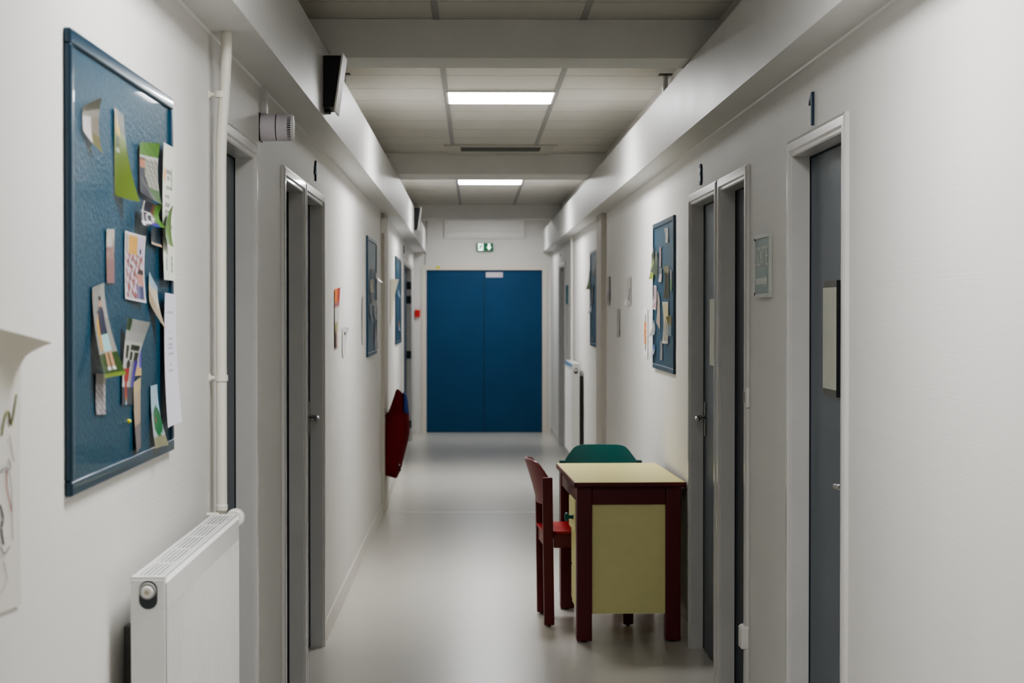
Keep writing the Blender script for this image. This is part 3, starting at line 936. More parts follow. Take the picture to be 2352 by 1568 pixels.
def p_program(u, v):
    c = (216, 217, 206)
    def line(v0, a, b, d=80, th=.008):
        return abs(v - v0) < th and a < u < b and math.sin(u * 95) > -.55
    if abs(v - .80) < .020 and .28 < u < .74 and math.sin(u * 60) > -.5: c = (110, 110, 110)
    if abs(v - .755) < .018 and .40 < u < .66 and math.sin(u * 60 + 1) > -.5: c = (110, 110, 110)
    if math.hypot(u - .18, (v - .772) * 1.4) < .075: c = (226, 160, 70)
    if math.hypot((u - .78) * 1.3, (v - .755) * .7) < .06: c = (150, 156, 140)
    for v0, a, b in ((.69, .3, .86), (.675, .3, .86), (.615, .26, .62), (.56, .26, .70), (.545, .26, .6), (.51, .26, .8), (.50, .26, .56), (.455, .2, .8), (.405, .2, .84), (.39, .24, .86), (.375, .24, .62), (.335, .2, .7), (.30, .26, .8)):
        if line(v0, a, b): c = (120, 122, 118)
    if abs(u - .32) < .03 and abs(v - .12) < .05: c = (60, 110, 120)
    if abs(u - .76 - .3 * (v - .12)) < .045 and abs(v - .12) < .06 and noise(u, v, 1.5) > -.3: c = (96, 98, 98)
    return c
def p_room(u, v):
    if v > .84: return (196, 190, 172)
    if v > .66: return (206, 202, 196) if u < .7 else (170, 160, 150)
    if v > .44: return (140, 92, 84) if noise(u, v) > -.2 else (180, 170, 160)
    n = noise(u, v, .8)
    return (176, 104, 52) if n > .25 else (92, 92, 150) if n < -.3 else (150, 110, 96)
def p_crowd(u, v):
    if u < .06 or u > .94 or v < .035 or v > .965: return (222, 218, 222)
    if v > .68:
        if u < .22: return (150, 148, 140) if math.sin(u * 120) > 0 else (196, 190, 180)
        if u < .62: return (224, 172, 78)
        return (206, 194, 216) if not (abs(u - .80) < .045 and .70 < v < .80) else (40, 36, 50)
    f = figure(u, v, .80, -.45, 1.02, (200, 196, 214), (110, 120, 150), skin=(206, 150, 136), w=.26)
    if math.hypot((u - .80) / .17, (v - .37) / .13) < 1: return (50, 38, 40) if v > .42 else (204, 146, 132)
    if abs(u - .82) < .24 and v < .24: return (120, 116, 160) if abs(u - .82) > .08 else (70, 76, 110)
    n = noise(u, v, .62, 1); k = noise(u, v, 1.3, 4)
    return (214, 204, 214) if n > .05 else (178, 112, 104) if k > .1 else (124, 88, 90) if k > -.35 else (186, 60, 60)
def p_sky(u, v):
    if v > .62 + .3 * u: return (164, 196, 214)
    if v > .45: return (214, 206, 180)
    n = noise(u, v, .8)
    return (176 + 26 * n, 158 + 26 * n, 130 + 26 * n)
def p_letter(u, v):
    c = (216, 214, 226)
    for v0, a, b in ((.86, .2, .8), (.72, .46, .56), (.66, .3, .74), (.62, .3, .76), (.58, .28, .72), (.54, .3, .78), (.46, .4, .6), (.42, .32, .7)):
        if abs(v - v0) < .006 and a < u < b and math.sin(u * 110) > -.5: c = (140, 140, 150)
    return c
def p_boys(u, v):
    c = (150 + 5 * noise(u, v), 148, 142) if v > .26 else (58 + 14 * noise(u, v), 84 + 14 * noise(u, v), 40)
    if v > .62 and u > .70 - .2 * (1 - v): c = (164, 164, 158)
    if v < .05: c = (122, 142, 56)
    f = figure(u, v, .34, .22, .50, (214, 160, 60), (214, 160, 60), w=.17, long_legs=True)
    if f and v > .3: c = f
    f = figure(u, v, .58, .07, .80, (44, 46, 74), (168, 214, 214), w=.24, long_legs=False)
    if f: c = f
    return c
def p_team(u, v):
    if v > .76: return (134, 124, 110)
    n = noise(u, v, .6)
    return (210, 206, 210) if n > .0 else (140, 126, 134) if v < .5 else (112, 104, 104)
def p_player(u, v):
    c = (206, 206, 204)
    if v > .86: c = (60, 84, 56) if u < .3 + .1 * noise(u, v) else (166, 166, 162)
    elif v > .74: c = (178, 178, 174)
    elif v > .52:
        c = (206, 206, 202)
        for a, b, p, q in ((.14, .36, .54, .70), (.44, .92, .64, .71), (.44, .62, .53, .62), (.72, .95, .53, .62)):
            if a < u < b and p < v < q: c = (66, 72, 60)
    elif v < .2: c = (52, 60, 78)
    elif u > .62: c = (150, 150, 150) if u < .8 else (84, 66, 170)
    if math.hypot((u - .42) / .15, (v - .47) / .05) < 1: return (46, 36, 34)
    if abs(u - .36) < .20 and .28 < v < .43: c = (176, 34, 36)
    if abs(u - .34 - .25 * (.28 - v)) < .10 and .09 < v <= .28: c = (176, 34, 34)
    if abs(u - .42) < .08 and v <= .09: c = (200, 140, 70) if v > .04 else (170, 200, 226)
    return c
def p_purple(u, v): return (92, 70, 190) if u > .66 and v > .25 else (210, 178, 120) if v < .3 else (190, 180, 170)
def p_beach(u, v):
    if v > .82: return (206, 188, 140)
    n = noise(u, v, .7, 1)
    return (186 + 30 * n, 164 + 30 * n, 140 + 30 * n) if v > .35 else (120 + 40 * n, 108 + 40 * n, 112 + 40 * n)
def p_tree(u, v):
    c = (176, 208, 224) if v > .55 else (188, 200, 204)
    if math.hypot((u - .62) / .40, (v - .42) / .24) < 1: c = (40 + 14 * noise(u, v), 120 + 24 * noise(u, v), 74)
    if math.hypot((u - .5) / .07, (v - .44) / .03) < 1: c = (200, 70, 60)
    if v < .16: c = (150, 148, 120)
    return c

pl1 = bd1[1]
G1 = 'photos and sheets pinned on the near left pinboard'
k1 = 'pinned_photo'
card(k1, pl1, -1, [(188, 244), (233, 223), (235, 354), (190, 300)], .10, p_curl, 'silvery curled photo at the upper near corner of big pinboard', 'photo', G1)
card(k1, pl1, -1, [(261, 246), (279, 264), (320, 464), (263, 448)], .10, p_green, 'photo of green lawn with child in yellow, curling outward', 'photo', G1)
card(k1, pl1, -1, [(318, 326), (366, 329), (369, 470), (316, 440)], .18, p_gardener, 'photo of bent man before a flowering stone wall', 'photo', G1, minl=.004)
card(k1, pl1, -1, [(312, 458), (366, 474), (374, 523), (309, 516)], .16, p_bike, 'photo with white bicycle, below the stone wall photo', 'photo', G1, minl=.011)
card(k1, pl1, -1, [(364, 498), (374, 470), (384, 567), (361, 558)], .08, p_grass, 'bright green grass photo tip beside the white programme sheet', 'photo', G1, minl=.015)
card(k1, pl1, -1, [(342, 524), (366, 524), (370, 568), (343, 560)], .10, p_darkback, 'small dark photo below the bicycle photo', 'photo', G1, minl=.004)
card('pinned_sheet', pl1, -1, [(364, 326), (397, 340), (398, 645), (366, 642)], .165, p_program, 'white printed sheet with small icons at the far upper edge', 'paper sheet', G1, 'printm', 40, 90, minl=.008)
card(k1, pl1, -1, [(242, 526), (260.5, 526), (261, 650), (244, 650)], .08, p_room, 'narrow photo of a warm room, middle of big pinboard', 'photo', G1)
card(k1, pl1, -1, [(284, 529), (334, 543), (335, 696), (286, 686)], .20, p_crowd, 'white-bordered crowd photo with yellow wall at big pinboard centre', 'photo', G1, nx=26, ny=40)
card(k1, pl1, -1, [(338, 623), (360, 660), (382, 760), (338, 692)], .10, p_sky, 'sky and beige photo curling over the lower sheet', 'photo', G1, minl=.003)
card('pinned_sheet', pl1, -1, [(366, 672), (398, 676), (414, 968), (381, 983)], .165, p_letter, 'white letter sheet with rolled lower edge on big pinboard', 'paper sheet', G1, 'printm', 30, 70, minl=.008)
card(k1, pl1, -1, [(208, 660), (235, 649), (289, 860), (240, 870)], .115, p_boys, 'photo of boy in navy shirt and pale blue shorts', 'photo', G1, nx=30, ny=60)
card(k1, pl1, -1, [(216, 858), (238, 858), (240, 951), (217, 952)], .095, p_team, 'whitish group photo below the boy in navy', 'photo', G1)
card(k1, pl1, -1, [(292, 728), (344, 740), (292, 928), (276, 930)], .115, p_player, 'photo of player in red kit before white building', 'photo', G1, nx=30, ny=60)
card(k1, pl1, -1, [(306, 800), (324, 790), (324, 862), (307, 863)], .075, p_purple, 'small beige and purple photo under the red player', 'photo', G1)
card(k1, pl1, -1, [(303, 878), (322, 866), (322, 1028), (313, 1040)], .085, p_beach, 'tall beige photo near the lower middle of big pinboard', 'photo', G1)
card(k1, pl1, -1, [(342, 886), (360, 882), (386, 1021), (356, 1031)], .085, p_tree, 'photo of green tree under sky with lifted lower edge', 'photo', G1)
tag(obj('push_pin', lathe(bmesh.new(), onX(294, 967, pl1(3.9)), (1, 0, 0), [(0, .004), (.004, .004), (.006, .0025)], 12), M['yellow']), 'tiny pale yellow pin on the bare lower board', 'pin')

# generic small prints for the far boards
def solid(c, n=10): return lambda u, v: tuple(x + n * noise(u, v, .7, 2) for x in c)
def two(c1, c2, at_=.5, n=12): return lambda u, v: tuple(x + n * noise(u, v, .7, 1) for x in (c1 if v > at_ else c2))
def bordered(f, b=.07):
    return lambda u, v: (232, 230, 222) if u < b * 1.6 or u > 1 - b * 1.6 or v < b or v > 1 - b else f(u, v)
def folk(bg, a, b, s):
    return lambda u, v: a if noise(u, v, .55, s) > .15 else (b if noise(u, v, .7, s + 2) > .1 else bg)

pl4 = bd4[1]
G4 = 'photos pinned on the pinboard above the desk'
for q, w, f, lab in (
    ([(1526, 524), (1536, 522), (1535, 556), (1529, 558)], .10, solid((190, 190, 180)), 'pale curled photo at the top of the desk pinboard'),
    ([(1497, 585), (1504, 566), (1501, 640), (1491, 641)], .10, two((70, 80, 60), (140, 160, 60), .6), 'green photo lifted at the far edge of desk pinboard'),
    ([(1508, 577), (1512, 578), (1510, 640), (1495, 622)], .10, solid((84, 94, 80)), 'grey-green folded photo beside the lifted green one'),
    ([(1515, 570), (1519, 566), (1520, 612), (1516, 612)], .08, solid((176, 140, 136)), 'thin pinkish photo near the top of desk pinboard'),
    ([(1513, 616), (1522, 614), (1519, 647), (1513, 647)], .10, two((110, 116, 120), (204, 190, 190), .5), 'small grey and pink photo under the thin pinkish one'),
    ([(1524, 611), (1538, 610), (1537, 688), (1523, 684)], .10, two((150, 148, 120), (66, 68, 56), .75), 'tall dark olive photo of desk pinboard'),
    ([(1540, 618), (1545, 622), (1545, 669), (1541, 664)], .09, two((150, 156, 160), (110, 150, 90), .5), 'narrow green photo at the near edge of desk pinboard'),
    ([(1502, 655), (1510, 656), (1507, 712), (1497, 709)], .11, bordered(folk((190, 180, 190), (170, 60, 66), (230, 226, 230), 1)), 'white-bordered crowd photo at the far edge of desk pinboard'),
    ([(1510, 664), (1517, 690), (1518, 758), (1508, 741)], .10, solid((176, 160, 150)), 'beige photo in the middle of desk pinboard'),
    ([(1522, 693), (1537, 693), (1537, 789), (1522, 788)], .15, bordered(lambda u, v: (214, 200, 150) if v > .55 else folk((190, 180, 160), (120, 96, 90), (150, 160, 150), 2)(u, v), .05), 'white-framed tall photo low on desk pinboard'),
    ([(1530, 728), (1543, 722), (1544, 772), (1534, 770)], .11, two((110, 108, 44), (110, 134, 150), .55), 'olive and blue photo over the white-framed one'),
    ([(1502, 733), (1507, 748), (1503, 768), (1489, 774)], .10, solid((160, 160, 162)), 'grey photo curling off the far edge of desk pinboard'),
    ([(1517, 780), (1523, 784), (1523, 827), (1516, 826)], .10, folk((120, 124, 140), (180, 170, 160), (90, 90, 100), 3), 'small lower photo of desk pinboard'),
    ([(1502, 790), (1507, 792), (1503, 810), (1490, 827)], .10, two((60, 110, 160), (170, 172, 174), .5), 'blue and grey photo curling at the bottom of desk pinboard'),
):
    card(k1, pl4, 1, q, w, f, lab, 'photo', G4, nx=8, ny=12, minl=.003 + .0012 * rnd.random())

pl2 = bd2[1]
G2 = 'photos pinned on the pinboard before the left pilaster'
for q, w, f, lab in (
    ([(852.3, 616), (855, 616), (855, 636), (852.5, 636)], .13, solid((30, 34, 40)), 'dark strip photo alone near the top of that pinboard'),
    ([(848, 642), (859, 641), (859, 672), (848.5, 671)], .30, folk((96, 116, 44), (150, 96, 50), (120, 140, 40), 1), 'green leafy photo with a red patch'),
    ([(850, 673), (858, 672), (859, 690), (851, 690)], .26, solid((34, 34, 38)), 'dark photo under the green leafy one'),
    ([(853, 688), (860, 686), (860, 702), (854, 700)], .18, solid((120, 130, 60)), 'small olive photo in the middle'),
    ([(847, 698), (856, 696), (857, 742), (848, 720)], .26, folk((60, 66, 74), (120, 132, 146), (44, 46, 52), 2), 'grey and black photo at the near edge'),
    ([(857, 690), (866, 688), (865, 735), (858, 722)], .24, folk((110, 120, 132), (170, 176, 182), (52, 54, 62), 3), 'pale grey mottled photo at the far edge'),
    ([(861.5, 622), (863, 630), (881, 650), (863, 640)], .14, solid((206, 206, 208)), 'white paper curl poking off the far edge'),
    ([(859, 740), (862, 745), (869, 800), (859, 803)], .2, two((60, 66, 74), (120, 124, 132), .4), 'dark sheet lifted at the bottom far corner'),
):
    card(k1, pl2, -1, q, w, f, lab + ' of the pilaster pinboard', 'photo', G2, nx=8, ny=12, minl=.003)

pl3 = bd3[1]
G3 = 'photos on the far left pinboard'
card(k1, pl3, -1, [(913.5, 664), (915, 668), (920, 685), (914, 676)], .25, solid((150, 176, 196)), 'pale streaky print on the far left pinboard', 'photo', G3, nx=6, ny=8, minl=.003)
card(k1, pl3, -1, [(914, 735), (916, 742), (919.5, 760), (915.5, 757)], .25, two((206, 120, 60), (170, 176, 190), .55), 'small print with orange top low on the far left pinboard', 'photo', G3, nx=6, ny=8, minl=.003)

pl5 = bd5[1]
G5 = 'photos on the pinboard past the right pilaster'
for q, w, f, lab in (
    ([(1366.5, 590), (1370, 588), (1369, 633), (1359, 633)], .16, solid((36, 40, 46)), 'dark triangular photo high on the pinboard past right pilaster'),
    ([(1354.5, 624), (1357, 615), (1356, 665), (1346, 664)], .14, two((70, 80, 66), (74, 96, 44), .5), 'green photo lifted off the far edge past right pilaster'),
    ([(1360, 655), (1364, 652), (1364, 698), (1355, 697)], .22, solid((62, 66, 72)), 'grey photo in the middle past right pilaster'),
    ([(1358, 700), (1361, 700), (1360, 716), (1349, 720)], .14, solid((150, 156, 160)), 'pale curled scrap at the far edge past right pilaster'),
    ([(1358, 773), (1363, 773), (1363, 784), (1358, 784)], .18, solid((120, 116, 116)), 'small pale scrap at the bottom past right pilaster'),
):
    card(k1, pl5, 1, q, w, f, lab, 'photo', G5, nx=6, ny=10, minl=.004)

# ------------------------------------------------------------------ drawings taped to the walls
wl = lambda y: XL(y)
wr = lambda y: XR(y)
def near(u, v):
    return (206, 203, 196)
o = card('child_drawing', wl, -1, [(-150, 770), (47, 845), (47, 1388), (-150, 1468)], .46, near, 'white paper with crayon scribbles and curled corner, below-left of big pinboard', 'drawing', None, 'printm', 16, 24, minl=.002)
# curled top corner of that paper
bm = bmesh.new(); ink = bm.verts.layers.float_color.new('ink')
rows = []
cy0 = YL(40)
for j in range(15):
    f = j / 14
    a = onY(-60 - 30 * f, 765 + 110 * f, cy0 - .12)
    L_, R_ = onX(-150, 714 + 270 * f, XL(cy0) + .004), None
    ue = 120 - 78 * (1 - (1 - f) ** 2.2)
    R_ = onY(ue, 787 + 62 * f if f < .5 else 818 + 0 * f + (f - .5) * 120, cy0 - .02)
    row = []
    for i in range(9):
        g = i / 8
        p = L_.lerp(R_, g); lift = max(.004, p.x - XL(p.y))
        p = p.copy()
        v = bm.verts.new(p); v[ink] = lin((204 / 255, 201 / 255, 188 / 255)) + (1,)
        row.append(v)
    rows.append(row)
for A, B in zip(rows, rows[1:]):
    for i in range(8): bm.faces.new((A[i], A[i + 1], B[i + 1], B[i]))
q = obj('curled_corner', bm, M['printm'], o, smooth=True); q.location = -Vector(o.location)
def stroke(pts, m, r=.0011):
    r *= .7
    bm = bmesh.new()
    P = []
    for u, v in pts:
        p = onX(u, v, XL(3.0) + .006); P.append(p)
    # smooth the polyline
    Q = []
    for a, b, c, d in zip([P[0]] + P[:-2], P[:-1], P[1:], P[2:] + [P[-1]]):
        for k in range(5):
            t_ = k / 5
            Q.append(.5 * ((2 * b) + (c - a) * t_ + (2 * a - 5 * b + 4 * c - d) * t_ ** 2 + (3 * b - a - 3 * c + d) * t_ ** 3))
    Q.append(P[-1])
    tube(bm, Q, r, 6)
    q = obj('crayon_stroke', bm, m, o, smooth=True); q.location = -Vector(o.location)
ck = mat('black_crayon', (70, 66, 70), .7); cr = mat('red_crayon', (176, 90, 84), .7); cg = mat('olive_crayon', (138, 140, 84), .7)
stroke([(4, 1000), (12, 955), (20, 945), (26, 975), (33, 940), (38, 905)], cg, .0022)
stroke([(4, 985), (14, 952), (25, 972), (36, 915)], ck, .0008)
stroke([(0, 1085), (10, 1075), (24, 1076), (20, 1055)], ck)
stroke([(15, 1078), (16, 1120), (22, 1150), (27, 1175)], cr, .0013)
stroke([(20, 1080), (26, 1120), (28, 1200), (29, 1240)], ck, .0007)
stroke([(0, 1160), (7, 1190), (3, 1215), (8, 1250)], ck, .0024)
stroke([(2, 1255), (10, 1272), (22, 1255)], ck, .0012)
stroke([(22, 1000), (28, 1040), (33, 1060)], mat('grey_crayon', (150, 146, 148), .7), .001)
stroke([(8, 1290), (16, 1330), (5, 1360)], mat('pale_crayon', (180, 176, 176), .7), .0012)

def p_red(u, v):
    if v > .78: return (224, 120, 40) if u < .6 else (176, 52, 40)
    if v > .68: return (160, 92, 96)
    if v > .45: return (206, 200, 196)
    if v > .28: return (146, 144, 96) if u < .7 else (200, 190, 180)
    return (110, 88, 76) if u < .55 else (214, 190, 186)
card('wall_drawing', wl, -1, [(767, 664), (781, 660), (773, 797), (770, 800)], .26, p_red, 'paper drawing with bright orange and red top beside digit 4 door', 'drawing', None, 'printm', 10, 24, minl=.003)
def p_wht(u, v):
    if math.hypot((u - .55) / .16, (v - .78) / .06) < 1: return (70, 30, 36)
    return (206, 204, 204)
card('wall_card', wl, -1, [(785, 750), (801, 752), (794, 814), (786, 819)], .16, p_wht, 'small white curled card with dark spot, under the orange drawing', 'card', None, 'printm', 14, 20, minl=.003)
card('wall_paper_sheet', wl, -1, [(830, 682), (836, 680), (836.5, 788), (830, 788)], .30, lambda u, v: (150, 146, 140) if u < .25 and v > .3 else (204, 202, 198), 'narrow white sheet just before the pilaster pinboard on left wall', 'paper sheet', None, 'printm', 8, 16, minl=.003)
card('wall_paper_sheet', wl, -1, [(895.5, 640), (916, 641), (904, 720), (896.5, 752)], .45, lambda u, v: (206, 200, 176), 'cream curled sheet overlapping the nearly bare far left pinboard', 'paper sheet', None, 'printm', 10, 16, minl=.003)
def p_org(u, v):
    if .25 < v < .70 and abs(u - .45) < .32 and noise(u, v * 1.5, .6, 1) > -.25: return (214, 116, 46) if noise(u, v, 1.4) > -.2 else (214, 170, 60)
    if .4 < u < .62 and .12 < v < .88: return (86, 84, 84)
    return (230, 229, 228)
card('wall_drawing', wr, 1, [(1479, 706), (1489, 707), (1488, 824), (1482, 815)], .29, p_org, 'white drawing with orange scribble at the far side of desk pinboard', 'drawing', None, 'printm', 18, 26, minl=.003)
card('wall_paper_sheet', wr, 1, [(1396, 636), (1402.4, 634), (1401, 700), (1394, 700)], .28, lambda u, v: (60, 60, 62) if u > .72 and v > .12 else ((90, 90, 110) if abs(u - .35) < .12 and .2 < v < .5 else (184, 181, 176)), 'grey sheet with dark edge beside the right pilaster', 'paper sheet', None, 'printm', 16, 14, minl=.003)
card('wall_paper_sheet', wr, 1, [(1441, 640), (1450.5, 634), (1450, 700), (1434, 700)], .26, lambda u, v: (120, 118, 124) if abs(u - .55 - .2 * v) < .12 and .15 < v < .62 else ((222, 220, 222) if u < .3 and v < .2 else (190, 187, 182)), 'pale sheet with faint grey sketch between pilaster and desk pinboard', 'paper sheet', None, 'printm', 16, 16, minl=.003)
card('wall_paper_sheet', wr, 1, [(1418, 710), (1424.5, 708), (1424, 772), (1416, 774)], .24, lambda u, v: (124, 122, 128) if abs(u - .25) < .1 and v > .4 or (u > .85 and v < .6) else (188, 185, 180), 'lower pale sheet with thin grey lines on right wall', 'paper sheet', None, 'printm', 16, 14, minl=.003)


# ------------------------------------------------------------------ coat hanging at the left pilaster
def coat():
    yc = 15.05
    root = thing('hanging_coat', (-0.68, yc, .28), 'dark red hooded coat with blue lining hanging low at left pilaster', 'coat')
    prof = [(894, 911, 915.5), (899, 908, 921), (905, 906.5, 926), (915, 903, 928), (930, 898, 929.5), (943, 893.5, 931), (951, 884, 939.6), (960, 877.5, 940.3), (975, 873.5, 941), (995, 872, 940.5), (1012, 871.8, 937.5), (1034, 871.7, 931.5), (1055, 871.7, 926.5), (1070, 871.8, 923), (1082, 872.5, 919), (1090, 886, 915), (1094.5, 905, 913)]
    bm = bmesh.new(); rings = []; N = 36
    for k, (v, ul, ur) in enumerate(prof):
        a = onY(ul, v, yc); b = onY(ur, v, yc)
        cx = (a.x + b.x) / 2; rx = (b.x - a.x) / 2; z = a.z
        ry = .055 if v < 945 else .15 + .03 * math.sin(v * .02)
        if v > 1085: ry *= .8
        ring = []
        for i in range(N):
            t_ = 2 * math.pi * i / N
            f = 1 + .035 * math.sin(5 * t_ + v * .03) * (1 if v > 950 else .4)
            c_, s_ = math.cos(t_), math.sin(t_)
            px_ = cx + rx * math.copysign(abs(c_) ** .8, c_)
            ring.append(bm.verts.new((px_, yc + ry * f * math.copysign(abs(s_) ** .9, s_), z)))
        rings.append(ring)
    for A, B in zip(rings, rings[1:]):
        for i in range(N): bm.faces.new((A[i], A[(i + 1) % N], B[(i + 1) % N], B[i]))
    bm.faces.new(rings[0]); bm.faces.new(rings[-1])
    o = obj('coat_body', bm, M['coat'], root, smooth=True, world=True)
    # blue lining showing at the hood's inner side
    ed = [(900, 924.5, 927), (905, 925.5, 933), (910, 926.5, 935.3), (925, 926, 937.5), (940, 925, 938.8), (951, 923.5, 939.8)]
    bm = bmesh.new(); rr = []
    for v, ul, ur in ed:
        a = onY(ul, v, yc - .05); b = onY(ur, v, yc - .02)
        ring = []
        for i in range(12):
            t_ = 2 * math.pi * i / 12
            ring.append(bm.verts.new(((a.x + b.x) / 2 + (b.x - a.x) / 2 * math.cos(t_), yc - .025 + .04 * math.sin(t_), a.z)))
        rr.append(ring)
    for A, B in zip(rr, rr[1:]):
        for i in range(12): bm.faces.new((A[i], A[(i + 1) % 12], B[(i + 1) % 12], B[i]))
    bm.faces.new(rr[0]); bm.faces.new(rr[-1])
    obj('hood_lining', bm, M['lining'], root, smooth=True, world=True)['label'] = 'blue hood lining'
    h = onY(917, 1067, yc - .14)
    obj('snap_button', lathe(bmesh.new(), h, (0, -1, 0), [(-.01, .008), (.006, .008), (.008, .005)], 14), M['chrome'], root, world=True)
    h = onY(918.5, 1077, yc - .10)
    obj('zip_end', bx((h.x - .004, h.y - .02, h.z - .012), (h.x + .008, h.y, h.z + .012)), M['dark'], root, bevel=.003, world=True)
coat()
p = onY(884, 946, YP)
t = thing('coat_hook', (-0.676, YP + .03, p.z), 'small metal coat hook on the left pilaster above the coat shoulder', 'coat hook')
obj('hook_plate', bx((-.002, -.02, -.04), (.004, .02, .03)), M['chrome'], t, bevel=.002)
bm = bmesh.new(); tube(bm, [(.003, 0, 0), (.02, 0, -.004), (.03, 0, .004), (.032, 0, .018)], .004, 10); obj('hook_arm', bm, M['chrome'], t, smooth=True)

# ------------------------------------------------------------------ desk
DA = math.radians(1.8)
fl = onZ(1318, 1108, .75); fr = onZ(1579, 1108, .75)
DO = Vector(((fl.x + fr.x) / 2, fl.y, 0)); DW = fr.x - fl.x - .004; DL = 1.16
desk = thing('desk', DO, 'cream-topped desk with dark red wooden legs against right wall', 'desk', rz=DA)
hw = DW / 2
obj('desktop', bx((-hw + .004, .004, .735), (hw - .004, DL - .004, .751)), M['cream'], desk, bevel=.001)
bm = bmesh.new()
box(bm, (-hw, 0, .727), (hw, .007, .7495)); box(bm, (-hw, DL - .007, .727), (hw, DL, .7495)); box(bm, (-hw, 0, .727), (-hw + .007, DL, .7495)); box(bm, (hw - .007, 0, .727), (hw, DL, .7495)); box(bm, (-hw, 0, .727), (hw, DL, .734))
obj('edge_band', bm, M['redwood'], desk)
lw = .071
lx0 = onY(1325.5, 1300, DO.y + .03).x - DO.x; lx1 = onY(1564.5, 1300, DO.y + .03).x - DO.x
for x in (lx0, lx1 - lw):
    for y in (.03, DL - .12):
        lo = .004
        leg = obj('leg', bx((x, y, .006), (x + lw, y + .07, .727)), M['redwood'], desk, bevel=.004)
        bm = bmesh.new(); lathe(bm, (x + lw / 2, y + .035, 0), (0, 0, 1), [(0, .014), (.007, .014)], 14)
        obj('glide', bm, M['dark'], leg)
az = .644
for nm, lo, hi in (('apron', (lx0 + lw, .036, az), (lx1 - lw, .062, .727)), ('apron', (lx0 + lw, DL - .112, az), (lx1 - lw, DL - .086, .727)),
                   ('side_apron', (lx0 + .006, .1, az), (lx0 + .032, DL - .12, .727)), ('side_apron', (lx1 - .032, .1, az), (lx1 - .006, DL - .12, .727))):
    obj(nm, bx(lo, hi), M['redwood'], desk, bevel=.003)
# pedestal with drawer and cupboard door at the near end
pz = onY(1440, 1408, DO.y + .06).z
obj('end_panel', bx((lx0 + lw - .002, .05, pz), (lx1 - lw + .002, .066, az + .004)), M['creampan'], desk)
ped = obj('pedestal', bx((lx0 + .012, .101, pz), (lx1 - .02, .46, az - .004)), M['creampan'], desk, bevel=.002)
zt = onY(1315, 1150, DO.y + .12).z; zb = onY(1315, 1222, DO.y + .12).z
dr = obj('drawer', bx((lx0 - .004, .104, zb), (lx0 + .016, .456, zt)), M['creampan'], desk, bevel=.003)
kz = onY(1310, 1186, DO.y + .2).z
bm = bmesh.new(); lathe(bm, (lx0 - .004, .20, kz), (-1, 0, 0), [(0, .008), (.003, .013), (.006, .009), (.020, .009), (.026, .020), (.034, .022), (.040, .016), (.042, .006)], 24)
obj('drawer_knob', bm, M['teal'], dr, smooth=True)
for a, b in ((zb - .006, (zb + pz) / 2 + .003), ((zb + pz) / 2 - .003, pz + .02)):
    dw = obj('drawer', bx((lx0 + .008, .104, b), (lx0 + .016, .456, a)), M['creampan'], desk, bevel=.003)


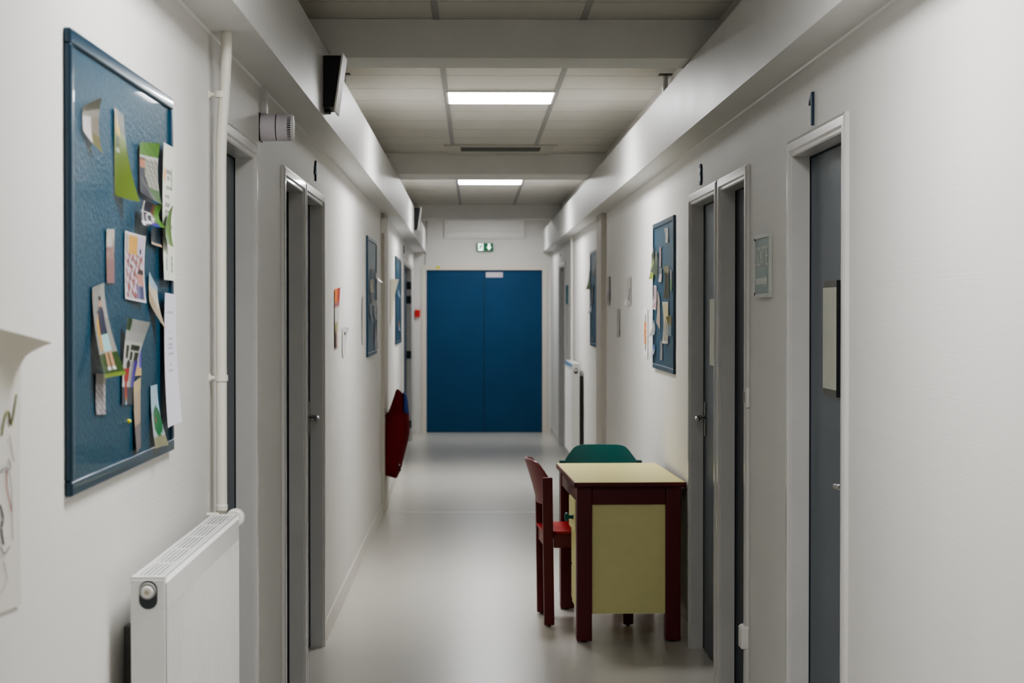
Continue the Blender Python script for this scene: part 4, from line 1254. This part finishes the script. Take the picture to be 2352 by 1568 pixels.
# ------------------------------------------------------------------ chairs
def chair(loc, rz, wood, seatm, backm, label):
    """origin: floor midway between the rear posts; faces +x"""
    r = thing('wooden_chair', loc, label, 'chair', 'wooden chairs at the desk', rz)
    W = .452; D = .44; ps = .050
    for sy in (-1, 1):
        y0_ = sy * W / 2; y1_ = y0_ - sy * .036
        ya, yb = min(y0_, y1_), max(y0_, y1_)
        p = obj('rear_leg', bx((-.0, ya, .006), (ps, yb, .732)), wood, r, bevel=.005)
        for v in p.data.vertices:
            if v.co.z > .5: v.co.x -= .010
        bm = bmesh.new(); lathe(bm, (.025, (ya + yb) / 2, 0), (0, 0, 1), [(0, .010), (.008, .010)], 12); obj('glide', bm, M['dark'], p)
        p = obj('front_leg', bx((D - ps, ya, .006), (D, yb, .452)), wood, r, bevel=.005)
        bm = bmesh.new(); lathe(bm, (D - .025, (ya + yb) / 2, 0), (0, 0, 1), [(0, .010), (.008, .010)], 12); obj('glide', bm, M['dark'], p)
        yi = y1_
        obj('side_rail', bx((ps - .002, min(yi, yi + sy * .024), .385), (D - ps + .002, max(yi, yi + sy * .024), .455)), wood, r, bevel=.003)
    obj('rear_rail', bx((.004, -W / 2 + .036, .385), (.026, W / 2 - .036, .440)), backm, r, bevel=.003)
    obj('front_rail', bx((D - .028, -W / 2 + .036, .385), (D - .006, W / 2 - .036, .440)), wood, r, bevel=.003)
    # scooped seat
    bm = bmesh.new(); nx, ny = 14, 14; top = []; bot = []
    for i in range(nx + 1):
        ta, ba = [], []
        for j in range(ny + 1):
            x = -.006 + (D + .012) * i / nx; y = (-W / 2 + .002) + (W - .004) * j / ny
            if x < ps + .004 and abs(y) > W / 2 - .040: y = math.copysign(W / 2 - .040, y)
            a = i / nx; b = 2 * abs(j / ny - .5)
            z = .468 - .020 * math.sin(math.pi * min(1, a * 1.15)) * (1 - b ** 2) - (.014 * max(0, a - .85) / .15)
            ta.append(bm.verts.new((x, y, z))); ba.append(bm.verts.new((x, y, z - .012)))
        top.append(ta); bot.append(ba)
    for i in range(nx):
        for j in range(ny):
            bm.faces.new((top[i][j], top[i + 1][j], top[i + 1][j + 1], top[i][j + 1])); bm.faces.new((bot[i][j], bot[i][j + 1], bot[i + 1][j + 1], bot[i + 1][j]))
    for i in range(nx):
        bm.faces.new((top[i][0], bot[i][0], bot[i + 1][0], top[i + 1][0])); bm.faces.new((top[i][ny], top[i + 1][ny], bot[i + 1][ny], bot[i][ny]))
    for j in range(ny):
        bm.faces.new((top[0][j], top[0][j + 1], bot[0][j + 1], bot[0][j])); bm.faces.new((top[nx][j], bot[nx][j], bot[nx][j + 1], top[nx][j + 1]))
    obj('seat', bm, seatm, r, smooth=False)
    # curved backrest: rounded trapezoid, bowed and leaning back
    bm = bmesh.new(); nu, nv = 24, 36; zb_, zt_ = .592, .8125
    hwb = W / 2 - .030
    HZ = [(.59, .190), (.722, .1975), (.735, .195), (.765, .172), (.79, .153), (.803, .138), (.810, .118), (.8125, .092)]
    def half(z):
        for (a_, p_), (b_, q_) in zip(HZ, HZ[1:]):
            if z <= b_: return p_ + (q_ - p_) * max(0, (z - a_)) / (b_ - a_)
        return HZ[-1][1]
    F_, B_ = [], []
    for k in range(nv + 1):
        f = k / nv; z = zb_ + (zt_ - zb_) * (1 - (1 - f) ** 1.7); h = half(z); fa, ba = [], []
        for i in range(nu + 1):
            s_ = 2 * i / nu - 1; y = h * s_
            bow = .045 * (1 - (y / hwb) ** 2)
            lean = .062 * ((z - zb_) / (zt_ - zb_)) ** 1.2 * (1 - .6 * (y / hwb) ** 2)
            x = .036 - bow - lean
            fa.append(bm.verts.new((x, y, z))); ba.append(bm.verts.new((x - .011, y, z)))
        F_.append(fa); B_.append(ba)
    for k in range(nv):
        for i in range(nu):
            bm.faces.new((F_[k][i], F_[k][i + 1], F_[k + 1][i + 1], F_[k + 1][i])); bm.faces.new((B_[k][i], B_[k + 1][i], B_[k + 1][i + 1], B_[k][i + 1]))
        for i in (0, nu):
            bm.faces.new((F_[k][i], F_[k + 1][i], B_[k + 1][i], B_[k][i]))
    for i in range(nu):
        for k in (0, nv): bm.faces.new((F_[k][i], B_[k][i], B_[k][i + 1], F_[k][i + 1]))
    obj('backrest', bm, backm, r, bevel=.003)
    return r


a = onZ(1250.5, 1439, 0); b = onZ(1234.5, 1409.5, 0)
ang = math.atan2(-(b.x - a.x), b.y - a.y)
fw = Vector((math.cos(ang), math.sin(ang), 0)); sd = Vector((-math.sin(ang), math.cos(ang), 0))
chair(a + sd * .226 + fw * -.0, ang, M['redwood'], M['redseat'], M['redback'], 'dark red wooden chair with bright red seat at the side of desk')
a = onY(1279.5, 1058, 10.72); b = onY(1478.5, 1058, 10.72)
chair(Vector(((a.x + b.x) / 2, 10.72, 0)), -math.pi / 2, M['tealdark'], M['teal'], M['teal'], 'teal green chair at the far end of the desk')

# ------------------------------------------------------------------ render look
sc = bpy.context.scene
w = bpy.data.worlds.new('world'); sc.world = w; w.use_nodes = True
w.node_tree.nodes['Background'].inputs[0].default_value = (0.02, 0.02, 0.02, 1)
sc.view_settings.view_transform = 'AgX'
sc.view_settings.look = 'AgX - Medium High Contrast'
sc.view_settings.exposure = 1.30
sc.cycles.use_denoising = True
sc.cycles.max_bounces = 10
sc.cycles.diffuse_bounces = 6
